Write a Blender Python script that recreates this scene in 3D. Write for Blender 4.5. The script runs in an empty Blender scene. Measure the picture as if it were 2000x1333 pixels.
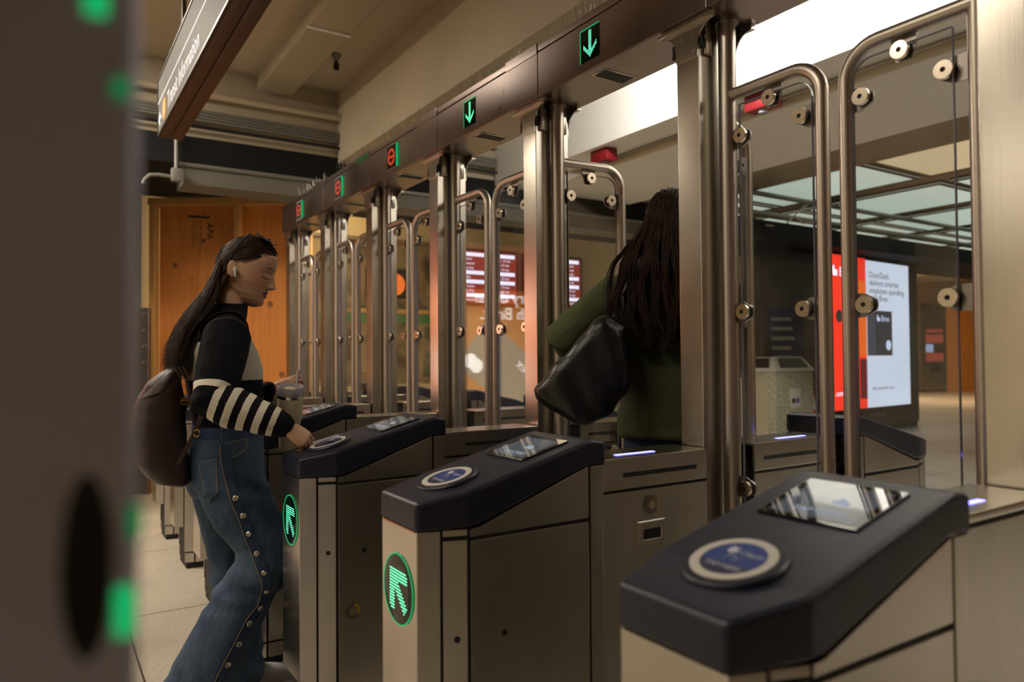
import bpy, bmesh, math, random
from mathutils import Vector, Matrix, noise as mnoise

# ------------------------------------------------------------------ camera, world, exposure
SC = bpy.context.scene
COL = SC.collection
cam_data = bpy.data.cameras.new('camera')
cam_data.sensor_width = 36.0
cam_data.lens = 1424.24 / 2000.0 * 36.0
cam_data.clip_start = 0.02
cam_data.clip_end = 200
cam = bpy.data.objects.new('camera', cam_data)
COL.objects.link(cam)
_yaw, _pitch, _roll = math.radians(-57.148), math.radians(1.2237), math.radians(-0.4287)
_fw = Vector((math.sin(_yaw) * math.cos(_pitch), math.cos(_yaw) * math.cos(_pitch), math.sin(_pitch)))
_rt = Vector((math.cos(_yaw), -math.sin(_yaw), 0))
_up = _rt.cross(_fw)
_r2 = _rt * math.cos(_roll) + _up * math.sin(_roll)
_u2 = -_rt * math.sin(_roll) + _up * math.cos(_roll)
cam.matrix_world = Matrix(((_r2.x, _u2.x, -_fw.x, 1.4223), (_r2.y, _u2.y, -_fw.y, -1.5861),
                           (_r2.z, _u2.z, -_fw.z, 1.2589), (0, 0, 0, 1)))
cam_data.dof.use_dof = True
cam_data.dof.focus_distance = 2.55
cam_data.dof.aperture_fstop = 2.6
SC.camera = cam

SC.view_settings.view_transform = 'Standard'
SC.view_settings.look = 'None'
SC.view_settings.gamma = 1.0
SC.view_settings.use_curve_mapping = False
SC.view_settings.exposure = 0.0
SC.cycles.use_denoising = True
SC.cycles.max_bounces = 8
SC.cycles.diffuse_bounces = 3
SC.cycles.glossy_bounces = 4
SC.cycles.transparent_max_bounces = 16
SC.cycles.sample_clamp_indirect = 4.0
SC.cycles.caustics_reflective = False
SC.cycles.caustics_refractive = False

world = bpy.data.worlds.new('world')
SC.world = world
world.use_nodes = True
world.node_tree.nodes['Background'].inputs[0].default_value = (0.5, 0.42, 0.32, 1)
world.node_tree.nodes['Background'].inputs[1].default_value = 0.02

def area_light(name, loc, aim, sx, sy, watts, colour):
    d = bpy.data.lights.new(name, 'AREA')
    d.shape = 'RECTANGLE'; d.size = sx; d.size_y = sy; d.energy = watts; d.color = colour
    o = bpy.data.objects.new(name, d); COL.objects.link(o)
    o.location = loc
    o.rotation_euler = (Vector(aim) - Vector(loc)).to_track_quat('-Z', 'Y').to_euler()
    return o
WARM = (1.0, 0.88, 0.72)
# one lamp over the gates, lamps over the free side, added fill in the paid area
area_light('ceiling_lamp_light', (0.35, 1.35, 3.50), (0.35, 2.3, 3.25), 5.0, 0.12, 290, (1.0, 0.95, 0.88))
area_light('hall_lamp_light', (-4.4, -2.6, 3.52), (-4.6, -2.4, 0), 2.6, 0.35, 170, WARM)
area_light('hall_lamp_light', (-0.5, -2.6, 3.52), (-0.6, -2.4, 0), 2.2, 0.25, 42, WARM)  # added fill for the striped person and the reader caps
area_light('hall_lamp_light', (-2.3, -7.6, 3.52), (-2.3, -8.2, 0), 1.3, 0.4, 200, WARM)
area_light('paid_fill_light', (-7.1, 1.2, 3.52), (-7.6, 1.2, 2.5), 0.3, 7.0, 210, (1.0, 0.80, 0.50))  # added fill that brightens the yellow wall and the map board
area_light('paid_fill_light', (-9.5, 18.5, 3.5), (-9.7, 19.5, 0), 3.0, 3.0, 420, (1.0, 0.70, 0.42))  # added fill over the far concourse

# ------------------------------------------------------------------ materials
MATS = {}
def nodes_of(name):
    m = bpy.data.materials.new(name); m.use_nodes = True
    nt = m.node_tree
    b = nt.nodes['Principled BSDF']
    return m, nt, b
def N(nt, kind, **kw):
    n = nt.nodes.new(kind)
    for k, v in kw.items():
        setattr(n, k, v)
    return n
def coords(nt, scale=(1, 1, 1), space='Object'):
    tc = N(nt, 'ShaderNodeTexCoord'); mp = N(nt, 'ShaderNodeMapping')
    mp.inputs['Scale'].default_value = scale
    nt.links.new(tc.outputs[space], mp.inputs['Vector'])
    return mp.outputs['Vector']
def ramp(nt, fac, stops):
    r = N(nt, 'ShaderNodeValToRGB')
    e = r.color_ramp.elements
    while len(e) < len(stops): e.new(0.5)
    for el, (p, c) in zip(e, stops):
        el.position = p; el.color = (c[0], c[1], c[2], 1) if len(c) == 3 else c
    nt.links.new(fac, r.inputs['Fac'])
    return r.outputs['Color']
def bump(nt, b, height, strength=0.2, dist=0.002):
    bp = N(nt, 'ShaderNodeBump')
    bp.inputs['Strength'].default_value = strength; bp.inputs['Distance'].default_value = dist
    nt.links.new(height, bp.inputs['Height']); nt.links.new(bp.outputs['Normal'], b.inputs['Normal'])
def plain(name, c, rough=0.5, metal=0.0, var=0.0, vscale=(8, 8, 8), bumps=0.0, bscale=(60, 60, 60), detail=4, spec=0.5, coat=0.0):
    m, nt, b = nodes_of(name)
    b.inputs['Base Color'].default_value = (*c, 1)
    b.inputs['Roughness'].default_value = rough
    b.inputs['Metallic'].default_value = metal
    b.inputs['Specular IOR Level'].default_value = spec
    b.inputs['Coat Weight'].default_value = coat
    if var:
        nz = N(nt, 'ShaderNodeTexNoise'); nz.inputs['Detail'].default_value = detail
        nz.inputs['Scale'].default_value = 1.0
        nt.links.new(coords(nt, vscale), nz.inputs['Vector'])
        lo = tuple(max(0, x * (1 - var)) for x in c); hi = tuple(min(1, x * (1 + var)) for x in c)
        nt.links.new(ramp(nt, nz.outputs['Fac'], [(0.3, lo), (0.7, hi)]), b.inputs['Base Color'])
    if bumps:
        n2 = N(nt, 'ShaderNodeTexNoise'); n2.inputs['Scale'].default_value = 1.0; n2.inputs['Detail'].default_value = 3
        nt.links.new(coords(nt, bscale), n2.inputs['Vector'])
        bump(nt, b, n2.outputs['Fac'], bumps)
    MATS[name] = m
    return m
def glow(name, c, strength, base=(0.02, 0.02, 0.02)):
    m, nt, b = nodes_of(name)
    b.inputs['Base Color'].default_value = (*base, 1)
    b.inputs['Emission Color'].default_value = (*c, 1)
    b.inputs['Emission Strength'].default_value = strength
    MATS[name] = m
    return m
def brushed(name, c, rough=0.3, grain=(260, 260, 3), smudge=0.12):
    m, nt, b = nodes_of(name)
    b.inputs['Metallic'].default_value = 1.0
    nz = N(nt, 'ShaderNodeTexNoise'); nz.inputs['Scale'].default_value = 1.0; nz.inputs['Detail'].default_value = 3
    nt.links.new(coords(nt, grain), nz.inputs['Vector'])
    sm = N(nt, 'ShaderNodeTexNoise'); sm.inputs['Scale'].default_value = 5.0; sm.inputs['Detail'].default_value = 4
    nt.links.new(coords(nt, (1, 1, 0.6)), sm.inputs['Vector'])
    lo = tuple(x * (1 - smudge) for x in c); hi = tuple(min(1, x * (1 + smudge)) for x in c)
    nt.links.new(ramp(nt, sm.outputs['Fac'], [(0.3, lo), (0.7, hi)]), b.inputs['Base Color'])
    mr = N(nt, 'ShaderNodeMapRange')
    mr.inputs['To Min'].default_value = rough * 0.85; mr.inputs['To Max'].default_value = rough * 1.25
    nt.links.new(sm.outputs['Fac'], mr.inputs['Value'])
    nt.links.new(mr.outputs['Result'], b.inputs['Roughness'])
    bump(nt, b, nz.outputs['Fac'], 0.12, 0.001)
    MATS[name] = m
    return m
def clear(name, tint=(0.97, 0.98, 0.98), f0=0.045, haze=0.0):
    m = bpy.data.materials.new(name); m.use_nodes = True
    nt = m.node_tree; nt.nodes.clear()
    out = N(nt, 'ShaderNodeOutputMaterial')
    geo = N(nt, 'ShaderNodeNewGeometry')
    dot = N(nt, 'ShaderNodeVectorMath', operation='DOT_PRODUCT')
    nt.links.new(geo.outputs['Normal'], dot.inputs[0]); nt.links.new(geo.outputs['Incoming'], dot.inputs[1])
    ab = N(nt, 'ShaderNodeMath', operation='ABSOLUTE'); nt.links.new(dot.outputs['Value'], ab.inputs[0])
    om = N(nt, 'ShaderNodeMath', operation='SUBTRACT'); om.inputs[0].default_value = 1.0; nt.links.new(ab.outputs[0], om.inputs[1])
    pw = N(nt, 'ShaderNodeMath', operation='POWER'); pw.inputs[1].default_value = 5.0; nt.links.new(om.outputs[0], pw.inputs[0])
    ma = N(nt, 'ShaderNodeMath', operation='MULTIPLY_ADD'); ma.inputs[1].default_value = 0.9; ma.inputs[2].default_value = f0
    nt.links.new(pw.outputs[0], ma.inputs[0])
    tr = N(nt, 'ShaderNodeBsdfTransparent'); tr.inputs[0].default_value = (*tint, 1)
    gl = N(nt, 'ShaderNodeBsdfGlossy'); gl.inputs['Roughness'].default_value = 0.015
    mx = N(nt, 'ShaderNodeMixShader')
    nt.links.new(ma.outputs[0], mx.inputs[0]); nt.links.new(tr.outputs[0], mx.inputs[1]); nt.links.new(gl.outputs[0], mx.inputs[2])
    last = mx.outputs[0]
    if haze:
        df = N(nt, 'ShaderNodeBsdfDiffuse'); df.inputs[0].default_value = (0.6, 0.58, 0.55, 1)
        nz = N(nt, 'ShaderNodeTexNoise'); nz.inputs['Scale'].default_value = 6; nz.inputs['Detail'].default_value = 6
        nt.links.new(coords(nt), nz.inputs['Vector'])
        hz = N(nt, 'ShaderNodeMapRange'); hz.inputs['From Min'].default_value = 0.45; hz.inputs['From Max'].default_value = 0.8
        hz.inputs['To Max'].default_value = haze
        nt.links.new(nz.outputs['Fac'], hz.inputs['Value'])
        m2 = N(nt, 'ShaderNodeMixShader')
        nt.links.new(hz.outputs[0], m2.inputs[0]); nt.links.new(last, m2.inputs[1]); nt.links.new(df.outputs[0], m2.inputs[2])
        last = m2.outputs[0]
    nt.links.new(last, out.inputs['Surface'])
    MATS[name] = m
    return m

brushed('steel', (0.57, 0.54, 0.48), 0.24)
brushed('steel_side', (0.54, 0.515, 0.46), 0.28)
brushed('steel_beam', (0.35, 0.29, 0.27), 0.28, grain=(3, 260, 260))  # same steel made darker, in place of the dim ceiling it would mirror
brushed('steel_tube', (0.50, 0.45, 0.39), 0.34, grain=(300, 300, 3), smudge=0.05)
brushed('steel_dark', (0.30, 0.27, 0.25), 0.35)
brushed('steel_near', (0.58, 0.63, 0.82), 0.42)
plain('bright_steel', (0.78, 0.70, 0.58), 0.22, 1.0)
plain('cap_plastic', (0.007, 0.009, 0.025), 0.42, var=0.25, vscale=(14, 14, 14), bumps=0.08, bscale=(700, 700, 700))
plain('seam_black', (0.006, 0.006, 0.006), 0.6)
plain('rubber', (0.012, 0.011, 0.011), 0.7)
plain('screen_glass', (0.006, 0.006, 0.008), 0.04, spec=0.7)
plain('lens_black', (0.003, 0.016, 0.010), 0.10, spec=0.25)  # green in the base colour stands for the LED glow inside the lens
plain('white_ring', (0.62, 0.60, 0.55), 0.5)
plain('label_blue', (0.018, 0.05, 0.24), 0.35)
plain('label_navy', (0.018, 0.022, 0.075), 0.35)
plain('label_white', (0.55, 0.58, 0.66), 0.5)
plain('lock_yellow', (0.45, 0.30, 0.03), 0.45)
plain('sticker_white', (0.7, 0.66, 0.6), 0.6)
glow('led_green', (0.02, 1.0, 0.30), 5.5)
glow('led_white_green', (0.13, 1.0, 0.46), 4.5)
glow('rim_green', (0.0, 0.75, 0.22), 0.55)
glow('patch_green_dim', (0.0, 0.75, 0.22), 0.2)
glow('led_red', (0.85, 0.07, 0.03), 0.62)
glow('led_blue', (0.16, 0.16, 1.0), 6.0)
glow('screen_text', (0.55, 0.66, 0.85), 0.5)
plain('frame_grey', (0.26, 0.25, 0.24), 0.45)
glow('screen_lit', (0.30, 0.36, 0.42), 0.16, (0.02, 0.02, 0.025))
MATS['screen_lit'].node_tree.nodes['Principled BSDF'].inputs['Roughness'].default_value = 0.04
clear('glass', f0=0.055, haze=0.05)
plain('glass_edge', (0.34, 0.33, 0.40), 0.12, spec=0.8)
clear('clear_pane', f0=0.05)

# ------------------------------------------------------------------ mesh helpers
I4 = Matrix.Identity(4)
def fr(o, u, v, n=None):
    u = Vector(u).normalized(); v = Vector(v).normalized()
    n = Vector(n).normalized() if n else u.cross(v)
    return Matrix(((u.x, v.x, n.x, o[0]), (u.y, v.y, n.y, o[1]), (u.z, v.z, n.z, o[2]), (0, 0, 0, 1)))
class B:
    """collects shapes for one mesh object"""
    def __init__(self): self.bm = bmesh.new(); self.slot = 0
    def _take(self, t, mat=None):
        for f in t.faces: f.material_index = self.slot if f.material_index == 0 else f.material_index
        if mat is not None: t.transform(mat)
        bmesh.ops.recalc_face_normals(t, faces=t.faces)
        me = bpy.data.meshes.new('tmp'); t.to_mesh(me); t.free()
        self.bm.from_mesh(me); bpy.data.meshes.remove(me)
        return self
    @staticmethod
    def _bev(t, bev, seg, ang=20):
        if bev > 0:
            es = [e for e in t.edges if len(e.link_faces) == 2 and e.calc_face_angle(0) > math.radians(ang)]
            bmesh.ops.bevel(t, geom=es, offset=bev, segments=seg, affect='EDGES', profile=0.5, clamp_overlap=True)
    def box(self, lo, hi, bev=0.0, seg=2, mat=None):
        t = bmesh.new()
        lo, hi = Vector(lo), Vector(hi)
        bmesh.ops.create_cube(t, size=1)
        for v in t.verts: v.co = Vector((lo[i] + (v.co[i] + 0.5) * (hi[i] - lo[i]) for i in range(3)))
        self._bev(t, bev, seg)
        return self._take(t, mat)
    def prism(self, pts, mat, depth, bev=0.0, seg=2):
        t = bmesh.new()
        a = [t.verts.new((p[0], p[1], 0)) for p in pts]; b = [t.verts.new((p[0], p[1], depth)) for p in pts]
        t.faces.new(a); t.faces.new(b[::-1])
        n = len(pts)
        for i in range(n): t.faces.new((a[i], b[i], b[(i + 1) % n], a[(i + 1) % n]))
        bmesh.ops.recalc_face_normals(t, faces=t.faces)
        self._bev(t, bev, seg)
        return self._take(t, mat)
    def tube(self, path, r, n=12, cap=True):
        rs = r if isinstance(r, (list, tuple)) else [r] * len(path)
        path = [Vector(p) for p in path]
        t = bmesh.new(); rings = []
        prev = None
        for i, p in enumerate(path):
            d = (path[min(i + 1, len(path) - 1)] - path[max(i - 1, 0)]).normalized()
            if prev is None:
                a = d.cross(Vector((0, 0, 1)) if abs(d.z) < 0.9 else Vector((1, 0, 0))).normalized()
            else:
                a = (prev - d * prev.dot(d)).normalized()
            prev = a; b = d.cross(a)
            rings.append([t.verts.new(p + (a * math.cos(2 * math.pi * k / n) + b * math.sin(2 * math.pi * k / n)) * rs[i]) for k in range(n)])
        for i in range(len(rings) - 1):
            for k in range(n):
                t.faces.new((rings[i][k], rings[i][(k + 1) % n], rings[i + 1][(k + 1) % n], rings[i + 1][k]))
        if cap: t.faces.new(rings[0]); t.faces.new(rings[-1][::-1])
        return self._take(t)
    def lathe(self, prof, mat=None, n=32):
        """prof: (r, z) pairs about local z; r = 0 closes"""
        t = bmesh.new(); rings = []
        for r, z in prof:
            rings.append([t.verts.new((r * math.cos(2 * math.pi * k / n), r * math.sin(2 * math.pi * k / n), z)) for k in range(n)] if r > 1e-7 else [t.verts.new((0, 0, z))])
        for A, Bq in zip(rings, rings[1:]):
            for k in range(n):
                a = [A[k % len(A)], A[(k + 1) % len(A)]] if len(A) > 1 else [A[0]]
                b = [Bq[(k + 1) % len(Bq)], Bq[k % len(Bq)]] if len(Bq) > 1 else [Bq[0]]
                if len(a) + len(b) > 2: t.faces.new(a + b)
        for R in (rings[0], rings[-1]):
            if len(R) > 1: t.faces.new(R)
        return self._take(t, mat)
    def loft(self, rings, cap=True):
        """rings: lists of points (same count)"""
        t = bmesh.new(); R = [[t.verts.new(p) for p in r] for r in rings]; n = len(R[0])
        for a, b in zip(R, R[1:]):
            for k in range(n): t.faces.new((a[k], a[(k + 1) % n], b[(k + 1) % n], b[k]))
        if cap:
            for ring in (R[0], R[-1]):
                c = t.verts.new(sum((v.co for v in ring), Vector()) / n)
                for k in range(n): t.faces.new((ring[k], ring[(k + 1) % n], c))
        return self._take(t)
    def build(self, name, mats, parent=None, sharp=35, smooth=True, loc=None):
        me = bpy.data.meshes.new(name)
        if smooth:
            for f in self.bm.faces: f.smooth = True
            for e in self.bm.edges:
                if len(e.link_faces) == 2 and e.calc_face_angle(0) > math.radians(sharp): e.smooth = False
        self.bm.to_mesh(me); self.bm.free()
        for m in (mats if isinstance(mats, (list, tuple)) else [mats]): me.materials.append(MATS[m])
        o = bpy.data.objects.new(name, me); COL.objects.link(o)
        if parent: o.parent = parent
        if loc is not None: o.location = loc
        return o
def ell(c, u, v, ru, rv, n=16, p=1.0):
    out = []
    for k in range(n):
        a = 2 * math.pi * k / n
        cs, sn = math.cos(a), math.sin(a)
        if p != 1.0:
            cs = math.copysign(abs(cs) ** p, cs); sn = math.copysign(abs(sn) ** p, sn)
        out.append(Vector(c) + Vector(u) * (ru * cs) + Vector(v) * (rv * sn))
    return out
def text(name, body, size, mat, parent, m, depth=0.0006, align='LEFT', sx=1.0, shear=0.0):
    cu = bpy.data.curves.new('t', 'FONT'); cu.body = body; cu.size = size; cu.extrude = depth
    cu.align_x = align; cu.shear = shear; cu.resolution_u = 3; cu.offset = 0.0
    o = bpy.data.objects.new('t', cu); COL.objects.link(o)
    dg = bpy.context.evaluated_depsgraph_get()
    me = bpy.data.meshes.new_from_object(o.evaluated_get(dg))
    bpy.data.objects.remove(o); bpy.data.curves.remove(cu)
    me.transform(Matrix.Diagonal((sx, 1, 1, 1))); me.transform(m)
    me.name = name; me.materials.clear(); me.materials.append(MATS[mat])
    r = bpy.data.objects.new(name, me); COL.objects.link(r)
    if parent: r.parent = parent
    return r
def tag(o, label=None, cat=None, group=None, kind=None):
    if label: o['label'] = label
    if cat: o['category'] = cat
    if group: o['group'] = group
    if kind: o['kind'] = kind
    return o
def thing(name, label, cat, loc=(0, 0, 0), rz=0.0, group=None):
    o = bpy.data.objects.new(name, None); COL.objects.link(o)
    o.empty_display_size = 0.05
    o.location = loc; o.rotation_euler = (0, 0, rz)
    return tag(o, label, cat, group)
def copy_tree(o, parent=None):
    c = o.copy(); COL.objects.link(c)
    if parent: c.parent = parent
    for ch in [x for x in bpy.data.objects if x.parent == o]: copy_tree(ch, c)
    return c
def struct(o):
    o['kind'] = 'structure'; return o
X3, Y3, Z3 = Vector((1, 0, 0)), Vector((0, 1, 0)), Vector((0, 0, 1))

# ------------------------------------------------------------------ fare gate pedestals
PITCH = 0.84
SL = math.atan(0.26)
HALF = Matrix.Rotation(math.pi, 4, 'Z')
def stations(bld, st, bev, seg=4):
    t = bmesh.new(); R = []
    for y, hw, zb, zt in st:
        R.append([t.verts.new(p) for p in ((-hw, y, zb), (hw, y, zb), (hw, y, zt), (-hw, y, zt))])
    for a, b in zip(R, R[1:]):
        for k in range(4): t.faces.new((a[k], a[(k + 1) % 4], b[(k + 1) % 4], b[k]))
    t.faces.new(R[0]); t.faces.new(R[-1][::-1])
    bmesh.ops.recalc_face_normals(t, faces=t.faces)
    es = [e for e in t.edges if len(e.link_faces) == 2 and e.calc_face_angle(0) > math.radians(35)]
    bmesh.ops.bevel(t, geom=es, offset=bev, segments=seg, affect='EDGES', profile=0.5, clamp_overlap=True)
    return bld._take(t)
def weighted(o):
    m = o.modifiers.new('wn', 'WEIGHTED_NORMAL'); m.keep_sharp = True
    return o
def led_grid(bld, m, nu, nv, pitch, lit, frac=0.5, rmax=0):
    """one connected plate of square cells; the cells of lit(i, j) get slot 1"""
    t = bmesh.new()
    vs = [[t.verts.new(((i - nu / 2) * pitch, (j - nv / 2) * pitch, 0)) for j in range(nv + 1)] for i in range(nu + 1)]
    for i in range(nu):
        for j in range(nv):
            q = (vs[i][j], vs[i + 1][j], vs[i + 1][j + 1], vs[i][j + 1])
            if rmax and math.hypot(i + 0.5 - nu / 2, j + 0.5 - nv / 2) > rmax: continue
            if not lit(i, j): t.faces.new(q); continue
            c = sum((v.co for v in q), Vector()) / 4
            s = pitch * frac / 2; k = s * 0.45
            oct_ = [(s, -k), (s, k), (k, s), (-k, s), (-s, k), (-s, -k), (-k, -s), (k, -s)]
            w = [t.verts.new(c + Vector((a, b, 0.0002))) for a, b in oct_]
            t.faces.new(w).material_index = 1
            t.faces.new((q[1], q[2], w[1], w[0])); t.faces.new((q[2], w[2], w[1]))
            t.faces.new((q[2], q[3], w[3], w[2])); t.faces.new((q[3], w[4], w[3]))
            t.faces.new((q[3], q[0], w[5], w[4])); t.faces.new((q[0], w[6], w[5]))
            t.faces.new((q[0], q[1], w[7], w[6])); t.faces.new((q[1], w[0], w[7]))
    t.transform(m)
    me = bpy.data.meshes.new('tmp'); t.to_mesh(me); t.free()
    bld.bm.from_mesh(me); bpy.data.meshes.remove(me)
    return bld

def console_half(root, flip, lit):
    """the reader end of a pedestal; flip turns it to the paid side"""
    M = HALF if flip else I4
    def P(b, name, mat, par=root, wn=True, sharp=35):
        b.bm.transform(M)
        o = b.build(name, mat, par, sharp=sharp)
        return weighted(o) if wn else o
    b = B()   # dark carcass seen only through the seams
    pl = [(-0.090, -1.012), (0.090, -1.012), (0.126, -0.91), (0.126, -0.535), (-0.126, -0.535), (-0.126, -0.91)]
    b.prism(pl, Matrix.Translation((0, 0, 0.252)), 0.63)
    b.prism([(-0.96, 0.035), (-0.535, 0.035), (-0.535, 0.985), (-0.585, 0.985), (-0.885, 0.878), (-0.96, 0.87)], fr((-0.105, 0, 0), Y3, Z3), 0.21)
    P(b, 'carcass', 'seam_black', wn=False)
    b = B(); b.box((-0.118, -0.955, 0), (0.118, -0.535, 0.036)); P(b, 'kick_plate', 'rubber', wn=False)
    b = B(); b.box((-0.094, -1.019, 0.25), (0.094, -1.010, 0.884), 0.004); P(b, 'front_panel', 'steel')
    L = math.hypot(0.036, 0.106)
    for s in (-1, 1):
        u = Vector((s * 0.036, 0.106, 0)).normalized(); n = Vector((s * u.y, -s * u.x if s > 0 else u.x, 0))
        n = Vector((s * 0.106, -0.036, 0)).normalized()
        o = Vector((s * 0.094, -1.019, 0))
        def strip(t0, t1, z0, z1, name):
            b = B()
            b.prism([(t0 * L, z0), (t1 * L, z0), (t1 * L, z1), (t0 * L, z1)], fr(o - n * 0.007, u, Z3, n), 0.007, 0.002)
            P(b, name, 'steel_side')
        strip(0.0, 0.455, 0.25, 0.884, 'corner_panel')
        strip(0.50, 0.985, 0.10, 0.862, 'corner_panel')
        strip(0.50, 0.985, 0.871, 0.885, 'corner_panel')
        strip(0.53, 0.985, 0.036, 0.094, 'base_panel')
        x = s * 0.13
        fx = fr((x - (0.007 if s > 0 else 0.0), 0, 0), Y3, Z3, X3)
        b = B(); b.prism([(-0.907, 0.10), (-0.579, 0.10), (-0.579, 0.858), (-0.907, 0.858)], fx, 0.007, 0.002); sp = P(b, 'side_panel', 'steel_side')
        b = B(); b.prism([(-0.907, 0.867), (-0.579, 0.867), (-0.579, 0.992), (-0.885, 0.886), (-0.907, 0.884)], fx, 0.007, 0.002); P(b, 'upper_panel', 'steel_side')
        b = B(); b.prism([(-0.573, 0.036), (-0.532, 0.036), (-0.532, 0.99), (-0.573, 0.99)], fx, 0.007, 0.002); P(b, 'end_panel', 'steel_side')
        b = B(); b.prism([(-0.907, 0.036), (-0.579, 0.036), (-0.579, 0.094), (-0.907, 0.094)], fx, 0.007, 0.002); P(b, 'base_panel', 'steel_side')
        fo = fr((x, 0, 0), Y3 * s, Z3, X3 * s)
        def disc(y, z, r, mat, name, par, h=0.0008, n=20, rin=0.0):
            b = B(); m = fo @ Matrix.Translation((y * s, z, 0))
            b.lathe([(r, -0.003), (r, h), (rin, h), (rin, -0.003)] if rin else [(r, -0.003), (r, h), (0, h)], m, n)
            return P(b, name, mat, par, wn=False)
        disc(-0.822, 0.643, 0.0072, 'seam_black', 'panel_hole', sp)
        lk = disc(-0.861, 0.458, 0.026, 'steel_dark', 'key_lock', sp, 0.003)
        disc(-0.861, 0.458, 0.013, 'bright_steel', 'lock_core', sp, 0.005)
        b = B(); m = fo @ Matrix.Translation((-0.861 * s, 0.458, 0.0031))
        arc = [(0.024 * math.cos(a), 0.024 * math.sin(a)) for a in [math.radians(-40 + 13 * k) for k in range(10)]]
        arc += [(0.015 * math.cos(a), 0.015 * math.sin(a)) for a in [math.radians(77 - 13 * k) for k in range(10)]]
        b.prism([(p[0] * s, p[1]) for p in arc], m, 0.001); P(b, 'lock_ring', 'lock_yellow', sp, wn=False)
        b = B(); m = fr(o + u * (0.77 * L) + Z3 * 0.649, u, Z3, n)
        b.lathe([(0.0072, -0.003), (0.0072, 0.0008), (0, 0.0008)], m, 20); P(b, 'panel_hole', 'seam_black', wn=False)
    if not flip:
        b = B(); b.box((0.109, -0.948, 0.12), (0.1165, -0.93, 0.16)); P(b, 'sticker', 'sticker_white', wn=False)
    # moulded reader cap
    b = B()
    stations(b, [(-1.023, 0.097, 0.884, 0.946), (-0.968, 0.1155, 0.884, 0.9565), (-0.916, 0.1315, 0.887, 0.9655), (-0.908, 0.132, 0.888, 0.968),
                 (-0.888, 0.132, 0.889, 0.9732), (-0.88, 0.132, 0.891, 0.9753), (-0.586, 0.132, 0.991, 1.0510), (-0.574, 0.132, 0.9915, 1.0540), (-0.562, 0.132, 0.991, 1.0545), (-0.524, 0.132, 0.987, 1.0485)], 0.010)
    P(b, 'reader_cap', 'cap_plastic')
    capz = lambda y: 1.0325 + 0.26 * (y + 0.6 - -0.0 - 0.0 + 0.108 - 0.108) if False else 1.0228 + 0.26 * (y + 0.708)
    S = fr((0, 0, 0), X3, Vector((0, math.cos(SL), math.sin(SL))))
    def on_cap(y, h=0.0): return Matrix.Translation((0, y, capz(y) + h)) @ S
    def Q(b, name, mat, par, wn=False): return P(b, name, mat, par, wn)
    # card reader disc
    rd = B(); rd.lathe([(0.073, -0.01), (0.073, 0.003), (0.070, 0.006), (0, 0.006)], on_cap(-0.895), 40); puck = P(rd, 'card_reader', 'cap_plastic', wn=False)
    rd = B(); rd.lathe([(0.0462, 0.004), (0.060, 0.004), (0.060, 0.0072), (0.0462, 0.0072), (0.0462, 0.004)], on_cap(-0.895), 40); Q(rd, 'reader_ring', 'white_ring', puck)
    R = 0.0455; ch = -0.017
    a0 = math.asin(ch / R)
    up_ = [(R * math.cos(a), R * math.sin(a)) for a in [a0 + (math.pi - 2 * a0) * k / 30 for k in range(31)]]
    lo_ = [(R * math.cos(a), R * math.sin(a)) for a in [math.pi - a0 + (math.pi + 2 * a0) * k / 20 for k in range(21)]]
    rd = B(); rd.prism(up_, on_cap(-0.895, 0.0058), 0.0010); Q(rd, 'blue_label', 'label_blue', puck)
    rd = B(); rd.prism(lo_, on_cap(-0.895, 0.0058), 0.0010); Q(rd, 'navy_label', 'label_navy', puck)
    text('lettering', 'TAP HERE', 0.0135, 'label_white', puck, M @ on_cap(-0.895, 0.0072) @ Matrix.Translation((0, -0.0300, 0)), 0.0002, 'CENTER')
    text('lettering', 'Clipper', 0.0135, 'label_white', puck, M @ on_cap(-0.895, 0.0072) @ Matrix.Translation((-0.002, 0.012, 0)), 0.0002, 'LEFT', shear=0.2)
    rd = B()   # small sail-like mark and the hand-and-card mark
    m = on_cap(-0.895, 0.0072)
    rd.prism([(-0.022, 0.012), (-0.013, 0.008), (-0.006, 0.013), (-0.004, 0.020), (-0.011, 0.020), (-0.009, 0.029), (-0.016, 0.024), (-0.019, 0.030), (-0.023, 0.020)], m, 0.0004)
    Q(rd, 'sail_mark', 'label_white', puck)
    rd = B()
    rd.tube([m @ Vector(p) for p in ((-0.013, -0.009, 0), (-0.012, 0.001, 0), (0.000, 0.005, 0), (0.004, 0.000, 0), (0.002, -0.010, 0), (0.009, -0.012, 0), (0.010, 0.000, 0))], 0.0007, 6)
    Q(rd, 'hand_mark', 'label_white', puck)
    # display
    W, H0, H1 = 0.083, -0.742, -0.604
    hl = (H1 - H0) / math.cos(SL)
    rd = B(); m = on_cap(H0, 0.0008)
    rd.prism([(-W, 0), (W, 0), (W, hl), (-W, hl)], m @ Matrix.Translation((0, 0, -0.004)), 0.0042, 0.0006, 1); sc = Q(rd, 'display', 'screen_glass', root)
    rd = B(); rd.prism([(-W + 0.013, 0.010), (W - 0.013, 0.010), (W - 0.013, hl - 0.014), (-W + 0.013, hl - 0.014)], m, 0.0004); Q(rd, 'lit_panel', 'screen_lit', sc)
    text('lettering', 'TAP CARD', 0.019, 'screen_text', sc, M @ m @ Matrix.Translation((0.004, 0.026, 0.0006)), 0.0001, 'CENTER', shear=0.12)
    rd = B(); rd.prism([(0.002, 0.066), (0.030, 0.060), (0.033, 0.074), (0.020, 0.077), (0.021, 0.083), (0.011, 0.085), (0.010, 0.079), (0.004, 0.080)], m @ Matrix.Translation((0, 0, 0.0004)), 0.0003)
    Q(rd, 'card_mark', 'screen_text', sc)
    # direction lens on the nose
    fl = fr((0, -1.019, 0.741), X3, Z3)          # normal points to -y
    rd = B(); rd.lathe([(0.079, -0.004), (0.079, 0.0015), (0.0755, 0.0022), (0, 0.0018)], fl, 48)
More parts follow.
